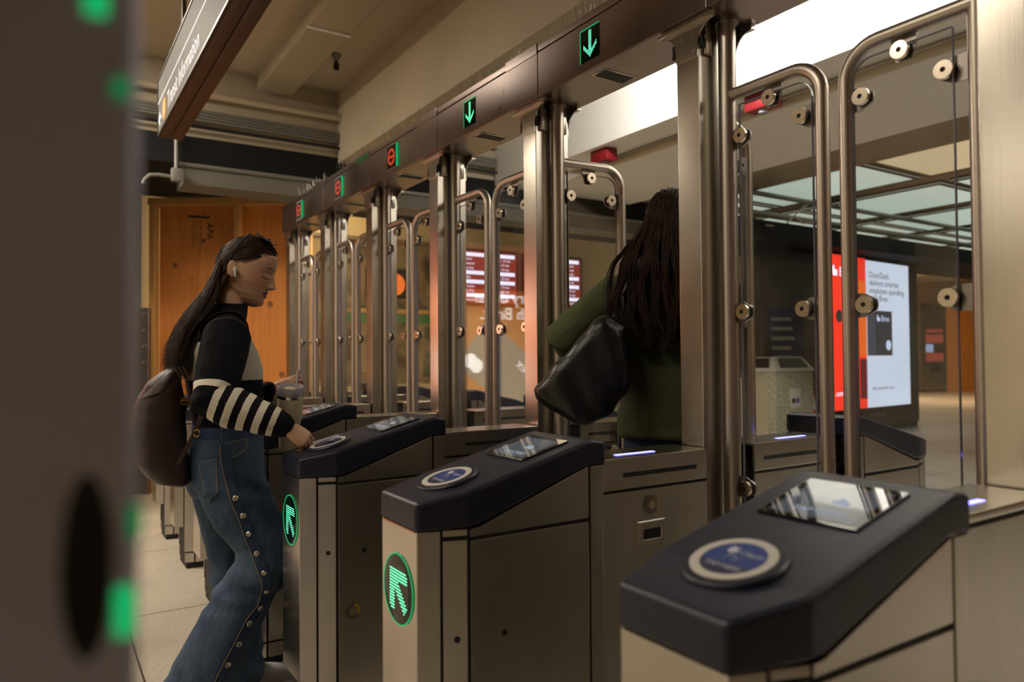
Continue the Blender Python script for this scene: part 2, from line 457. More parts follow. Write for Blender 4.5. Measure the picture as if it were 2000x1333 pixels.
    lens = P(rd, 'direction_lens', 'lens_black', wn=False)
    if lit:
        rd = B(); rd.lathe([(0.0765, 0.0015), (0.0795, 0.0015), (0.0795, 0.0027), (0.0765, 0.0027), (0.0765, 0.0015)], fl, 48); Q(rd, 'lens_rim', 'rim_green', lens)
        def arrow(i, j):
            u, v = i - 8, j - 8
            if u * u + v * v > 76: return False
            top = 3 <= v <= 6 and -6 <= u <= 7
            left = -6 <= u <= -3 and -7 <= v <= 6
            diag = abs(u + v) <= 2 and -3 <= u <= 7
            return top or left or diag
        rd = B(); led_grid(rd, fl @ Matrix.Translation((0, 0, 0.0028)), 17, 17, 0.0067, arrow, 0.46, 9.6)
        o = P(rd, 'arrow_light', ['lens_black', 'led_white_green'], lens, wn=False)

def pedestal(n, label, near_lit, lamp, grand=False):
    root = thing('fare_gate_pedestal', label, 'fare gate', (-0.098 - PITCH * n, 0.108, 0), 0, 'fare gate pedestals')
    console_half(root, False, near_lit)
    console_half(root, True, False)
    # slim cabinet between the two reader ends
    zs = 0.976 if grand else 0.909
    lids = {}
    for e in (-1, 1):
        ya, yb = sorted((e * 0.533, e * 0.101))
        b = B(); b.box((-0.067, ya, 0.036), (0.067, yb, 0.985)); b.build('cabinet_core', 'seam_black', root)
        b = B(); b.box((-0.060, ya, 0), (0.060, yb, 0.036)); b.build('kick_plate', 'rubber', root)
        b = B(); b.box((-0.072, ya, zs), (0.072, yb, 0.993), 0.004); lids[e] = weighted(b.build('cabinet_lid', 'steel', root))
    lid = lids[-1]
    for s in (-1, 1):
        x = s * 0.072
        fx = fr((x - (0.006 if s > 0 else 0), 0, 0), Y3, Z3, X3)
        for e in (-1, 1):
            b = B(); lid = lids[e]; ys = sorted((e * 0.532, e * 0.102))
            b.prism([(ys[0], 0.04), (ys[1], 0.04), (ys[1], zs - 0.007), (ys[0], zs - 0.007)], fx, 0.006, 0.002); dr = weighted(b.build('cabinet_door', 'steel_side', root))
            if grand: continue
            yc = e * 0.281
            b = B(); r = 0.006; pts = []
            for cx, a0 in ((0.137 - r, -90), (-0.137 + r, 90)):
                pts += [(yc + cx + r * math.cos(math.radians(a0 + 18 * k)), 0.9465 + r * math.sin(math.radians(a0 + 18 * k))) for k in range(11)]
            b.prism(pts, fr((x - (0.002 if s > 0 else 0.0008), 0, 0), Y3, Z3, X3), 0.0028); b.build('sensor_slot', 'seam_black', lid)
            fo = fr((x, 0, 0), Y3 * s, Z3, X3 * s)
            b = B(); m = fo @ Matrix.Translation((s * e * 0.321, 0.861, 0))
            b.lathe([(0.026, -0.002), (0.026, 0.004), (0.021, 0.005), (0, 0.003)], m, 24); lk = b.build('key_lock', 'steel_dark', dr)
            b = B(); b.lathe([(0.012, 0), (0.012, 0.007), (0.004, 0.007), (0.004, 0.004), (0, 0.004)], m, 16); b.build('lock_core', 'bright_steel', dr)
            b = B(); arc = [(0.020 * math.cos(a), 0.020 * math.sin(a)) for a in [math.radians(-35 + 12 * k) for k in range(10)]]
            arc += [(0.0135 * math.cos(a), 0.0135 * math.sin(a)) for a in [math.radians(73 - 12 * k) for k in range(10)]]
            b.prism(arc, m @ Matrix.Translation((0, 0, 0.0045)), 0.001); b.build('lock_ring', 'lock_yellow', dr)
            b = B(); m = fo @ Matrix.Translation((s * e * 0.322, 0.789, 0)); w, h = 0.050, 0.031
            rect = lambda x0, x1, y0, y1, d_: [m @ Vector(q) for q in ((x0, y0, d_), (x1, y0, d_), (x1, y1, d_), (x0, y1, d_))]
            b.loft([rect(-w, w, -h, h, 0), rect(-w, w, -h, h, 0.0035), rect(-w + 0.003, w - 0.003, -h + 0.003, h - 0.003, 0.0055), rect(-w + 0.020, w - 0.012, -h + 0.010, h - 0.022, 0.005), rect(-w + 0.022, w - 0.014, -h + 0.012, h - 0.024, 0.0018)], cap=False)
            hd = b.build('recessed_handle', 'steel_side', dr, sharp=20)
            b = B(); b.box((-w + 0.018, -h + 0.008, -0.001), (w - 0.010, h - 0.018, 0.0014)); b.bm.transform(m); b.build('handle_cup', 'rubber', dr)
    if lamp:
        for e in (-1, 1):
            b = B(); y0 = e * 0.335
            b.box((0.020, y0 - 0.07, 0.990), (0.034, y0 + 0.07, 0.9945), 0.001); b.build('light_strip', 'led_blue', lids[e])
    return root

PEDS = [(-1, 'fare gate pedestal largest in front, its big display facing up at the camera', True, True, True),
        (0, 'fare gate pedestal with green arrow, joined to the post beside the person in green', True, True, False),
        (1, 'fare gate pedestal whose card reader the person in stripes is tapping', True, False, False),
        (2, 'fare gate pedestal behind the cream tumbler, on the far side of the person in stripes', False, False, False),
        (3, 'fare gate pedestal seen just behind the legs of the person in stripes', False, False, False),
        (4, 'fare gate pedestal second behind the blue jeans, below the brown backpack', False, False, False),
        (5, 'farthest fare gate pedestal, nearest to the plywood hoarding', False, False, False)]
for a in PEDS: pedestal(*a)

# ------------------------------------------------------------------ posts
def gate_post(n, label, proto=[]):
    loc = (-0.1015 - PITCH * n, 0.108, 0)
    if proto:
        r = copy_tree(proto[0]); r.location = loc; r['label'] = label; return r
    root = thing('gate_post', label, 'post', loc, 0, 'steel posts carrying the header')
    proto.append(root)
    b = B(); b.box((-0.0445, -0.0795, -0.993), (0.0445, 0.0795, 1.2565), 0.003); weighted(b.build('column', 'steel', root))
    top = 1.2565; bot = 1.146
    out = [(-0.0425, bot), (0.0425, bot)]
    arc = [(0.043 + 0.056 * (1 - math.cos(a)), top - 0.020 - 0.062 * (1 - math.sin(a))) for a in [math.radians(9 * k) for k in range(11)]]
    out += arc + [(0.105, top - 0.018), (0.105, top), (-0.105, top), (-0.105, top - 0.018)] + [(-p[0], p[1]) for p in reversed(arc)]
    for sy in (-1, 1):
        b = B(); b.prism(out, fr((0, sy * 0.0795 if sy > 0 else -0.084, 0), X3, Z3, Y3), 0.0045)
        b.box((-0.105, min(sy * 0.0845, sy * 0.1), top - 0.016), (0.105, max(sy * 0.0845, sy * 0.1), top - 0.011))
        br = b.build('bracket_plate', 'steel_side', root)
        if sy < 0:
            for x, z in ((-0.022, 1.165), (0.022, 1.165), (-0.024, 1.215), (0.024, 1.215)):
                b = B(); b.lathe([(0.0045, 0), (0.004, 0.0025), (0, 0.003)], fr((x, -0.084, z), X3, Z3), 10); b.build('screw', 'bright_steel', br)
    for sx in (-1, 1):
        for sy in (-1, 1):
            y0, y1 = sorted((sy * 0.010, sy * 0.046))
            b = B(); b.box((sx * 0.0445 if sx > 0 else -0.056, y0 + 0.018 * sy, 1.150), (0.056 if sx > 0 else -0.0445, y1 + 0.018 * sy, top), 0.003); sb = b.build('slotted_bracket', 'steel_side', root)
            b = B(); b.box((sx * 0.047, y0 + 0.030 * sy - 0.004, 1.168), (sx * 0.0565, y0 + 0.030 * sy + 0.010, 1.203), 0.004); b.build('slot', 'seam_black', sb)
    for o in [x for x in bpy.data.objects if x.type == 'MESH' and (x.parent == root or (x.parent and x.parent.parent == root))]:
        o.data.transform(Matrix.Translation((0, 0, 0.993)))
    return root
POSTS = [(-1, 'steel post at the right edge of the picture, widest because closest'), (0, 'steel post right beside the person in the green cardigan'),
         (1, 'steel post between the green sleeve and the orange-lit glass doors'), (2, 'steel post under the seam just left of the second green arrow'),
         (3, 'steel post below the nearest red no-entry sign, third left of the green cardigan'), (4, 'steel post below the middle red no-entry sign'),
         (5, 'farthest steel post, at the end of the header beside the plywood')]
for a in POSTS: gate_post(*a)

# ------------------------------------------------------------------ glass door leaves
def leaf(kind, label, n, ang, proto={}):
    s = 1 if kind == 'L' else -1
    px = (-0.0215 if s > 0 else -0.1815) - PITCH * n
    if kind in proto:
        r = copy_tree(proto[kind]); r.location = (px, 0.108, 0); r.rotation_euler = (0, 0, math.radians(ang)); r['label'] = label
        return r
    root = thing('glass_gate_door', label, 'gate door', (px, 0.108, 0), math.radians(ang), 'glass gate doors in steel tube frames')
    proto[kind] = root
    rp = 0.0255 if s > 0 else 0.0178
    free = 0.3075 if s > 0 else 0.3055
    hin, fre, mid, g0, g1 = (0.0525, 0.2495, 0.1515, 0.0415, 0.2805) if s > 0 else (0.0645, 0.2605, 0.1625, 0.048, 0.287)
    b = B(); b.tube([(0, 0, 0.22), (0, 0, 2.2495)], rp, 24); pv = b.build('pivot_tube', 'steel_tube', root)
    b = B(); b.lathe([(rp + 0.010, 2.236), (rp + 0.010, 2.2495)], None, 24); b.build('pivot_collar', 'steel_dark', pv)
    zt, rb, zb = 2.02, 0.085, 0.32
    path = [(0, 0, zt), (s * (free - rb) * 0.5, 0, zt)]
    path += [(s * (free - rb + rb * math.sin(a)), 0, zt - rb + rb * math.cos(a)) for a in [math.radians(9 * k) for k in range(11)]]
    path += [(s * (free - rb + rb * math.cos(a)), 0, zb + rb - rb * math.sin(a)) for a in [math.radians(9 * k) for k in range(11)]]
    path += [(0, 0, zb)]
    b = B(); b.tube(path, 0.0178, 20); b.build('tube_frame', 'steel_tube', root)
    r = 0.05; pts = [(s * g0, 0.40), (s * g1, 0.40)]
    pts += [(s * (g1 - r + r * math.cos(a)), 1.985 - r + r * math.sin(a)) for a in [math.radians(10 * k) for k in range(10)]]
    pts += [(s * g0, 1.985)]
    b = B(); b.prism(pts, fr((0, 0.005, 0), X3, Z3), 0.010, 0.0012, 1)
    for f in b.bm.faces:
        if abs(f.normal.y) < 0.9: f.material_index = 1
    b.build('glass_pane', ['glass', 'glass_edge'], root)
    for x, z, dx, dz in ((mid, 1.970, 0, 1), (hin, 1.890, -1, 0), (fre, 1.890, 1, 0), (hin, 1.382, -1, 0), (fre, 1.379, 1, 0), (hin, 0.878, -1, 0), (fre, 0.876, 1, 0)):
        b = B(); w = 0.030
        if dz: tab = [(x - w, 2.010), (x + w, 2.010), (x + w, 1.985), (x + 0.018, z - 0.022), (x - 0.018, z - 0.022), (x - w, 1.985)]
        elif dx > 0: tab = [(free - 0.010, z + w), (free - 0.010, z - w), (x + 0.010, z - w), (x - 0.022, z - 0.012), (x - 0.022, z + 0.012), (x + 0.010, z + w)]
        else: tab = [(rp - 0.004, z - w), (rp - 0.004, z + w), (x - 0.010, z + w), (x + 0.022, z + 0.012), (x + 0.022, z - 0.012), (x - 0.010, z - w)]
        b.prism([(s * p[0], p[1]) for p in tab], fr((0, 0.011, 0), X3, Z3), 0.0045)
        tb = b.build('clamp_tab', 'steel_dark', root)
        for sy in (-1, 1):
            b = B(); m = fr((s * x, sy * 0.0065, z), X3 * (-sy), Z3)
            b.lathe([(0.0215, 0.0), (0.0215, 0.0085), (0.0207, 0.0093), (0.0060, 0.0093), (0.0055, 0.006), (0, 0.006)], m, 28)
            for f in b.bm.faces:
                c = f.calc_center_median() - Vector((s * x, 0, z))
                if math.hypot(c.x, c.z) < 0.0062: f.material_index = 1
            b.build('clamp_knob', ['bright_steel' if sy < 0 else 'steel_dark', 'seam_black'], tb)
    return root
LANES = [('L', 0, 0, 'glass gate door above the nearest pedestal, left leaf, its bar joining the thick tube'), ('R', -1, 0, 'glass gate door closest to the camera, hung at the right edge post'),
         ('L', 1, 86, 'glass gate door swung open in front of the green sleeve'), ('R', 0, -86, 'open glass gate door on the right side of the person in green, mostly behind the post'),
         ('L', 2, 0, 'closed glass gate door left leaf reflecting the orange advert'), ('R', 1, 0, 'closed glass gate door right leaf reflecting the orange advert, beside the green sleeve'),
         ('L', 3, 0, 'closed glass gate door in front of the orange information symbol'), ('R', 2, 0, 'closed glass gate door under the nearest red no-entry sign, right leaf'),
         ('L', 4, 0, 'closed glass gate door under the middle red no-entry sign, left leaf'), ('R', 3, 0, 'closed glass gate door under the middle red no-entry sign, right leaf'),
         ('L', 5, 0, 'farthest closed glass gate door, left leaf beside the last post'), ('R', 4, 0, 'closed glass gate door under the farthest red sign, right leaf')]
for k, n, a, lab in LANES: leaf(k, lab, n, a)

# ------------------------------------------------------------------ header over the gates
random.seed(5)
def header(m, label, sign, x0=None, spikes=True):
    """m: module index; sign: 'arrow', 'stop' or None"""
    xr, xl = -PITCH * m - 0.0015, (-PITCH * (m + 1) + 0.0015 if x0 is None else x0)
    root = thing('gate_header', label, 'header', (xr, 0.108, 2.2495), 0, 'header boxes over the gate lanes')
    w = xl - xr
    b = B(); b.box((w + 0.002, -0.104, 0.004), (-0.002, 0.104, 0.196)); b.build('header_core', 'seam_black', root)
    b = B(); b.box((w, -0.108, 0.0), (0, -0.100, 0.170), 0.0025); weighted(b.build('front_cover', 'steel_beam', root))
    b = B(); b.box((w, -0.1, 0.0), (0, 0.108, 0.006), 0.002); under = weighted(b.build('bottom_plate', 'steel_beam', root))
    b = B(); b.box((w, -0.108, 0.1735), (0, 0.108, 0.2013), 0.003); weighted(b.build('top_rail', 'steel_beam', root))
    b = B(); b.box((w, 0.100, 0.006), (0, 0.108, 0.173), 0.002); weighted(b.build('back_cover', 'steel_beam', root))
    if x0 is None:
        b = B(); b.box((-0.225, -0.110, 0.166), (0, 0.108, 0.2085), 0.003); weighted(b.build('joint_cap', 'steel_beam', root))
        b = B(); b.box((-0.563, -0.071, -0.003), (-0.489, 0.077, 0.001), 0.001); pl = b.build('sensor_plate', 'steel', under)
        b = B(); b.box((-0.556, -0.062, -0.0036), (-0.496, 0.068, -0.0028)); b.build('sensor_window', 'seam_black', under)
    fz = 0.0895 if sign == 'arrow' else 0.091
    f = fr((-0.523 if sign == 'arrow' else -0.527, -0.108, fz), X3, Z3)
    if sign == 'arrow':
        b = B(); b.box((-0.052, -0.058, -0.002), (0.052, 0.058, 0.0012)); b.bm.transform(f); win = b.build('sign_window', 'lens_black', root)
        def down(i, j):
            u, v = i - 8, j - 9
            if abs(u) <= 1 and -6 <= v <= 8: return True
            return -8 <= v <= 1 and abs(abs(u) - (v + 7)) <= 1.6 and abs(u) <= 6
        b = B(); led_grid(b, f @ Matrix.Translation((0.002, 0, 0.0014)), 17, 19, 0.0056, down, 0.52); b.build('arrow_light', ['lens_black', 'led_white_green'], win)
        for q in ((-0.052, -0.058, -0.049, 0.058), (-0.049, 0.0545, 0.052, 0.058)):
            b = B(); b.box((q[0], q[1], 0.001), (q[2], q[3], 0.002)); b.bm.transform(f); b.build('window_edge', 'rim_green', win)
    elif sign == 'stop':
        b = B(); b.box((-0.066, -0.070, -0.002), (0.066, 0.070, 0.006), 0.002); b.bm.transform(f); fm = b.build('sign_frame', 'frame_grey', root)
        b = B(); b.box((-0.056, -0.060, 0.004), (0.056, 0.060, 0.0068)); b.bm.transform(f); win = b.build('sign_window', 'seam_black', root)
        b = B(); b.lathe([(0.031, 0.006), (0.045, 0.006), (0.045, 0.0085), (0.031, 0.0085), (0.031, 0.006)], f, 36)
        b.box((-0.034, -0.006, 0.006), (0.034, 0.006, 0.0085), mat=f); b.build('no_entry_light', 'led_red', win)
        b = B(); b.box((0.0662, -0.062, -0.001), (0.069, 0.062, 0.009)); b.bm.transform(f); b.build('green_edge', 'rim_green', root)
    if spikes:
        b = B(); span = [(-0.80, -0.26)]
        b.box((w + 0.03, -0.02, 0.2013), (-0.24, 0.02, 0.2045))
        x = w + 0.04
        while x < -0.25:
            for sy in (-1, 0, 1):
                hgt = random.uniform(0.09, 0.13)
                b.tube([(x, 0.012 * sy, 0.203), (x + random.uniform(-0.03, 0.03), sy * random.uniform(0.02, 0.05), 0.203 + hgt)], 0.0012, 4)
                x += random.uniform(0.007, 0.02)
        tag(b.build('bird_spikes', 'steel_dark', root), kind='stuff')
    return root
header(-1, 'header box at the top edge over the nearest glass doors', None)
header(0, 'header box with the larger green down arrow', 'arrow')
header(1, 'header box with the smaller green down arrow', 'arrow')
header(2, 'header box with the nearest red no-entry sign', 'stop')
header(3, 'header box with the middle red no-entry sign and a strip of green tape', 'stop')
header(4, 'header box with the farthest red no-entry sign', 'stop')
header(5, 'short end piece of the header beside the plywood hoarding', None, -PITCH * 5 - 0.16, False)
plain('green_tape', (0.03, 0.22, 0.09), 0.6)
for o in list(bpy.data.objects):
    if o.get('label', '').startswith('header box with the middle'):
        b = B(); b.box((-0.20, -0.1115, 0.170), (-0.02, -0.1098, 0.198)); b.build('green_tape', 'green_tape', o)

# ------------------------------------------------------------------ the setting
def wall_mat(name, c, rough=0.75, var=0.10):
    return plain(name, c, rough, var=var, vscale=(1.3, 1.3, 1.3), bumps=0.05, bscale=(40, 40, 40))
wall_mat('paint_beige', (0.50, 0.43, 0.31)); wall_mat('paint_white', (0.80, 0.78, 0.74), var=0.03)
wall_mat('paint_yellow', (0.66, 0.50, 0.26)); wall_mat('paint_grey', (0.17, 0.16, 0.13)); plain('soffit_black', (0.004, 0.004, 0.004), 0.9)
wall_mat('paint_brown', (0.20, 0.14, 0.085)); wall_mat('paint_olive', (0.36, 0.31, 0.21))
plain('pipe_beige', (0.52, 0.44, 0.31), 0.5); plain('conduit', (0.24, 0.235, 0.21), 0.5, 0.3)
plain('red_plastic', (0.22, 0.008, 0.014), 0.4); plain('brown_metal', (0.055, 0.026, 0.014), 0.45, var=0.2, vscale=(6, 6, 6))
plain('black_metal', (0.012, 0.012, 0.013), 0.4)
def floor_mat():
    m, nt, b = nodes_of('terrazzo')
    v = coords(nt)
    n1 = N(nt, 'ShaderNodeTexNoise'); n1.inputs['Scale'].default_value = 1.1; n1.inputs['Detail'].default_value = 6; nt.links.new(v, n1.inputs['Vector'])
    base = ramp(nt, n1.outputs['Fac'], [(0.3, (0.46, 0.42, 0.345)), (0.7, (0.62, 0.575, 0.485))])
    sp = N(nt, 'ShaderNodeTexNoise'); sp.inputs['Scale'].default_value = 100; sp.inputs['Detail'].default_value = 2; nt.links.new(v, sp.inputs['Vector'])
    spots = ramp(nt, sp.outputs['Fac'], [(0.30, (0.25, 0.16, 0.09)), (0.40, (1, 1, 1))])
    mx = N(nt, 'ShaderNodeMix', data_type='RGBA', blend_type='MULTIPLY'); mx.inputs[0].default_value = 0.85
    nt.links.new(base, mx.inputs[6]); nt.links.new(spots, mx.inputs[7])
    br = N(nt, 'ShaderNodeTexBrick'); br.offset = 0.0; br.inputs['Scale'].default_value = 1.0
    br.inputs['Brick Width'].default_value = 1.3; br.inputs['Row Height'].default_value = 0.62; br.inputs['Mortar Size'].default_value = 0.004
    br.inputs['Color1'].default_value = br.inputs['Color2'].default_value = (1, 1, 1, 1); br.inputs['Mortar'].default_value = (0.12, 0.09, 0.07, 1)
    nt.links.new(v, br.inputs['Vector'])
    m2 = N(nt, 'ShaderNodeMix', data_type='RGBA', blend_type='MULTIPLY'); m2.inputs[0].default_value = 1.0
    nt.links.new(mx.outputs[2], m2.inputs[6]); nt.links.new(br.outputs['Color'], m2.inputs[7])
    nt.links.new(m2.outputs[2], b.inputs['Base Color'])
    b.inputs['Roughness'].default_value = 0.34
    MATS['terrazzo'] = m
floor_mat()
def ribbed():
    m, nt, b = nodes_of('ribbed_panel')
    b.inputs['Base Color'].default_value = (0.45, 0.385, 0.275, 1); b.inputs['Roughness'].default_value = 0.75
    w = N(nt, 'ShaderNodeTexWave'); w.bands_direction = 'Y'; w.inputs['Scale'].default_value = 22; w.inputs['Distortion'].default_value = 0
    nt.links.new(coords(nt), w.inputs['Vector']); bump(nt, b, w.outputs['Fac'], 0.35, 0.006)
    MATS['ribbed_panel'] = m
ribbed()
def plywood(name, lo, hi):
    m, nt, b = nodes_of(name)
    n1 = N(nt, 'ShaderNodeTexNoise'); n1.inputs['Scale'].default_value = 1.0; n1.inputs['Detail'].default_value = 6; n1.inputs['Distortion'].default_value = 1.2
    nt.links.new(coords(nt, (14, 14, 0.9)), n1.inputs['Vector'])
    nt.links.new(ramp(nt, n1.outputs['Fac'], [(0.25, lo), (0.75, hi)]), b.inputs['Base Color'])
    b.inputs['Roughness'].default_value = 0.55; b.inputs['Specular IOR Level'].default_value = 0.3
    MATS[name] = m
plywood('plywood', (0.46, 0.15, 0.028), (0.64, 0.245, 0.055)); plywood('stud_wood', (0.42, 0.20, 0.06), (0.56, 0.31, 0.11))
plain('knot', (0.20, 0.075, 0.02), 0.6); plain('stamp_ink', (0.05, 0.028, 0.018), 0.7)

def slab(name, lo, hi, mat):
    b = B(); b.box(lo, hi); return struct(b.build(name, mat, smooth=False))
slab('floor', (-16, -10, -0.12), (3.2, 33, 0), 'terrazzo')
slab('ceiling', (-16, -10, 3.63), (3.2, 33, 3.75), 'ribbed_panel')
slab('wall_back', (-9, -10.2, 0), (3.2, -10, 3.63), 'paint_beige')
slab('wall_right', (3.2, -10, 0), (3.4, 33, 3.63), 'paint_brown')  # unseen wall, set close and dark to dim reflections in the steel sides
slab('wall_left', (-8.2, -10, 0), (-8, 7.3, 3.63), 'paint_yellow')
slab('wall_front', (-16, 33, 0), (3.2, 33.2, 3.63), 'paint_beige')
slab('wall_side', (-16.2, 7.3, 0), (-16, 33, 3.63), 'paint_beige')
slab('trim_1', (-4.87, 0.638, 3.0), (3.2, 1.05, 3.63), 'paint_beige')
slab('trim_2', (-4.87, 2.285, 3.0), (3.2, 4.1, 3.63), 'paint_white')
slab('trim_3', (-6.2, 5.6, 3.52), (3.2, 6.65, 3.63), 'paint_olive')
slab('trim_4', (-6.0, -10, 3.28), (-4.87, 5.0, 3.63), 'paint_beige')
slab('trim_5', (-6.0, -10, 3.055), (-4.90, 5.0, 3.28), 'paint_beige')
slab('trim_6', (-6.3, -10, 2.825), (-4.885, 20.0, 3.055), 'soffit_black')
slab('trim_7', (-5.2, -0.64, 2.665), (-4.87, 5.0, 2.825), 'paint_grey')
slab('trim_8', (-6.35, -1.10, 0), (-6.22, -0.80, 3.4), 'paint_grey')
slab('trim_9', (-4.87, 1.05, 3.60), (3.2, 2.285, 3.63), 'paint_white')
slab('trim_10', (-4.87, 4.1, 3.60), (3.2, 5.6, 3.63), 'paint_brown')

# ceiling light panels of the paid area
glow('panel_green', (0.62, 0.74, 0.63), 0.62, (0.5, 0.55, 0.5)); glow('panel_warm', (0.80, 0.62, 0.36), 0.55, (0.5, 0.45, 0.3))
ORD = ('first', 'second', 'third', 'fourth', 'fifth')
for ri, (y0, y1) in enumerate(((6.8, 8.2), (8.72, 10.35), (10.8, 12.5), (12.9, 14.8), (15.2, 17.2))):
    for ci, (x0, x1) in enumerate(((-8.2, -5.95), (-5.85, -3.72), (-3.60, -1.2))):
        warm = ri == 0 and ci == 2
        t = thing('ceiling_light_panel', ('warm beige' if warm else 'pale green') + ' luminous ceiling panel in the %s row beyond the gates, %s from the left' % (ORD[ri], ORD[ci]), 'ceiling light', ((x0 + x1) / 2, (y0 + y1) / 2, 3.63), 0, 'luminous ceiling panels')
        w, h = (x1 - x0) / 2, (y1 - y0) / 2
        b = B(); b.box((-w, -h, -0.045), (w, h, -0.03)); b.build('diffuser', 'panel_warm' if warm else 'panel_green', t)
        b = B()
        for q in ((-w, -h, w, -h + 0.04), (-w, h - 0.04, w, h), (-w, -h + 0.04, -w + 0.04, h - 0.04), (w - 0.04, -h + 0.04, w, h - 0.04)):
            b.box((q[0], q[1], -0.06), (q[2], q[3], 0))
        b.build('frame', 'paint_brown', t)

# lamp housings for the area lights
for x, y, L, w_, lab in ((0.35, 1.35, 5.1, 0.20, 'long lamp trough above the gates, lighting the white ceiling beam'), (-0.5, -2.6, 2.4, 0.20, 'added lamp trough on the free side nearest the big display'),
                         (-4.4, -2.6, 2.8, 0.24, 'lamp trough on the free side near the hanging sign'), (-2.3, -7.6, 1.5, 0.26, 'short lamp trough at the back wall of the free side')):
    t = thing('ceiling_lamp', lab, 'ceiling lamp', (x, y, 3.6), 0, 'lamp troughs')
    b = B(); b.box((-L / 2, -w_, -0.06), (L / 2, w_, 0.0), 0.01); b.build('trough', 'paint_white', t)
t = thing('ceiling_lamp', 'added lamp trough above the brown map board', 'ceiling lamp', (-7.1, 1.2, 3.6), 0, 'lamp troughs')
b = B(); b.box((-0.2, -3.6, -0.06), (0.2, 3.6, 0.0), 0.01); b.build('trough', 'paint_white', t)
t = thing('ceiling_lamp', 'added square lamp in front of the far wooden hoarding', 'ceiling lamp', (-9.5, 18.5, 3.6), 0, 'lamp troughs')
b = B(); b.box((-1.6, -1.6, -0.06), (1.6, 1.6, 0.0), 0.01); b.build('trough', 'paint_white', t)

# pipes along the far fascia and under the beam
def pipe(label, a, c, r, mat='pipe_beige', name='conduit_pipe', grp=None):
    b = B(); b.tube([a, c], r, 12); return tag(b.build(name, mat), label, 'pipe', grp)
pipe('single beige pipe running high along the fascia past the header', (-4.80, -3.0, 3.385), (-4.80, 5.0, 3.385), 0.028)
for i, z in enumerate((3.252, 3.228, 3.204, 3.180)):
    pipe(('topmost', 'second', 'third', 'lowest')[i] + ' of four grey conduits bundled side by side on the fascia', (-4.83, -3.0, z), (-4.83, 5.0, z), 0.0115, 'conduit', grp=None)
pipe('thin black conduit just below the bundle of four grey conduits', (-4.83, -3.0, 3.125), (-4.83, 5.0, 3.125), 0.014, 'black_metal')
pipe('thin grey pipe on the lower edge of the black soffit', (-4.86, -0.7, 2.815), (-4.86, 5.0, 2.815), 0.018, 'conduit')
pipe('beige pipe under the white ceiling beam beyond the gates', (-4.2, 2.62, 2.955), (3.1, 2.62, 2.955), 0.03)
t = thing('electrical_conduit', 'grey conduit with a junction box dropping from the far end of the hanging sign', 'conduit', (-4.80, -0.70, 2.66))
b = B(); b.tube([(0, 0, 0.10), (0, 0, 0.42)], 0.017, 12); b.build('pipe', 'conduit', t)
b = B(); b.box((-0.03, -0.04, -0.005), (0.03, 0.04, 0.10), 0.01); b.build('junction_box', 'conduit', t)
b = B(); b.tube([(0, -0.03, 0.03), (0, -0.13, 0.035), (0, -0.19, 0.025), (0, -0.225, -0.01), (0, -0.24, -0.05)], 0.014, 10); b.build('elbow', 'conduit', t)

pipe('upper grey cable tray under the pale green ceiling panels beyond the doors', (-5.0, 5.2, 3.44), (-5.0, 20.0, 3.44), 0.035, 'conduit', 'cable_tray')
pipe('lower grey cable tray just above the black soffit beyond the doors', (-5.05, 5.2, 3.18), (-5.05, 20.0, 3.18), 0.045, 'conduit', 'cable_tray')
for pts_, lab in (([(-5.0, 7.6, 3.40), (-5.02, 7.3, 3.2), (-4.95, 7.0, 3.02), (-4.86, 6.5, 2.98)], 'longer loose cable drooping from the grey cable trays'), ([(-5.0, 7.9, 3.40), (-5.0, 7.75, 3.16), (-5.0, 7.5, 3.12), (-5.0, 7.3, 3.2)], 'shorter loose cable looped under the grey cable trays')):
    b = B(); b.tube(pts_, 0.012, 8); tag(b.build('loose_cable', 'pipe_beige'), lab, 'cable')

# fixture, sprinkler, alarms on the ceiling
t = thing('ceiling_fixture', 'long beige box fixture under the ribbed ceiling left of the sprinkler', 'ceiling fixture', (-3.3, 0.06, 3.63))
b = B(); b.box((-1.50, -0.14, -0.13), (-0.10, 0.14, 0), 0.004); b.build('housing', 'paint_olive', t)
b = B(); b.box((-0.10, -0.14, -0.13), (1.9, 0.14, 0), 0.004); b.build('housing', 'paint_olive', t)
b = B(); b.box((-0.11, -0.15, -0.142), (-0.085, 0.15, -0.128)); b.build('joint_strip', 'paint_white', t)
t = thing('fire_sprinkler', 'small sprinkler head hanging from the ribbed ceiling panel', 'sprinkler', (-4.05, 0.335, 3.63))
b = B(); b.lathe([(0.038, 0), (0.034, -0.02), (0.02, -0.05), (0, -0.05)], None, 16); b.build('cup', 'conduit', t)
b = B(); b.tube([(0, 0, -0.04), (0, 0, -0.11)], 0.011, 8); b.box((-0.010, -0.02, -0.125), (0.010, 0.02, -0.07)); b.build('nozzle', 'black_metal', t)
def alarm(label, loc):
    t = thing('fire_alarm', label, 'fire alarm', loc)
    b = B(); b.box((-0.11, -0.06, -0.11), (0.11, 0.06, 0), 0.012); b.build('body', 'red_plastic', t)
    b = B(); b.lathe([(0.035, 0), (0.03, -0.02), (0, -0.025)], Matrix.Translation((0, 0, -0.11)), 16); b.build('strobe', 'glass_edge', t)
alarm('red fire alarm box behind the glass door nearest the thick tube', (-1.72, 2.45, 3.0))
alarm('red fire alarm box above the open glass door', (-3.30, 2.40, 3.0))
alarm('red fire alarm box at the far end of the hanging sign', (-4.95, -1.30, 2.83))
t = thing('smoke_detector', 'round white smoke detector on the ceiling left of the hanging sign', 'smoke detector', (-4.3, -1.42, 3.63))
b = B(); b.lathe([(0.085, 0), (0.085, -0.03), (0.06, -0.055), (0, -0.055)], None, 24); b.build('housing', 'paint_white', t)

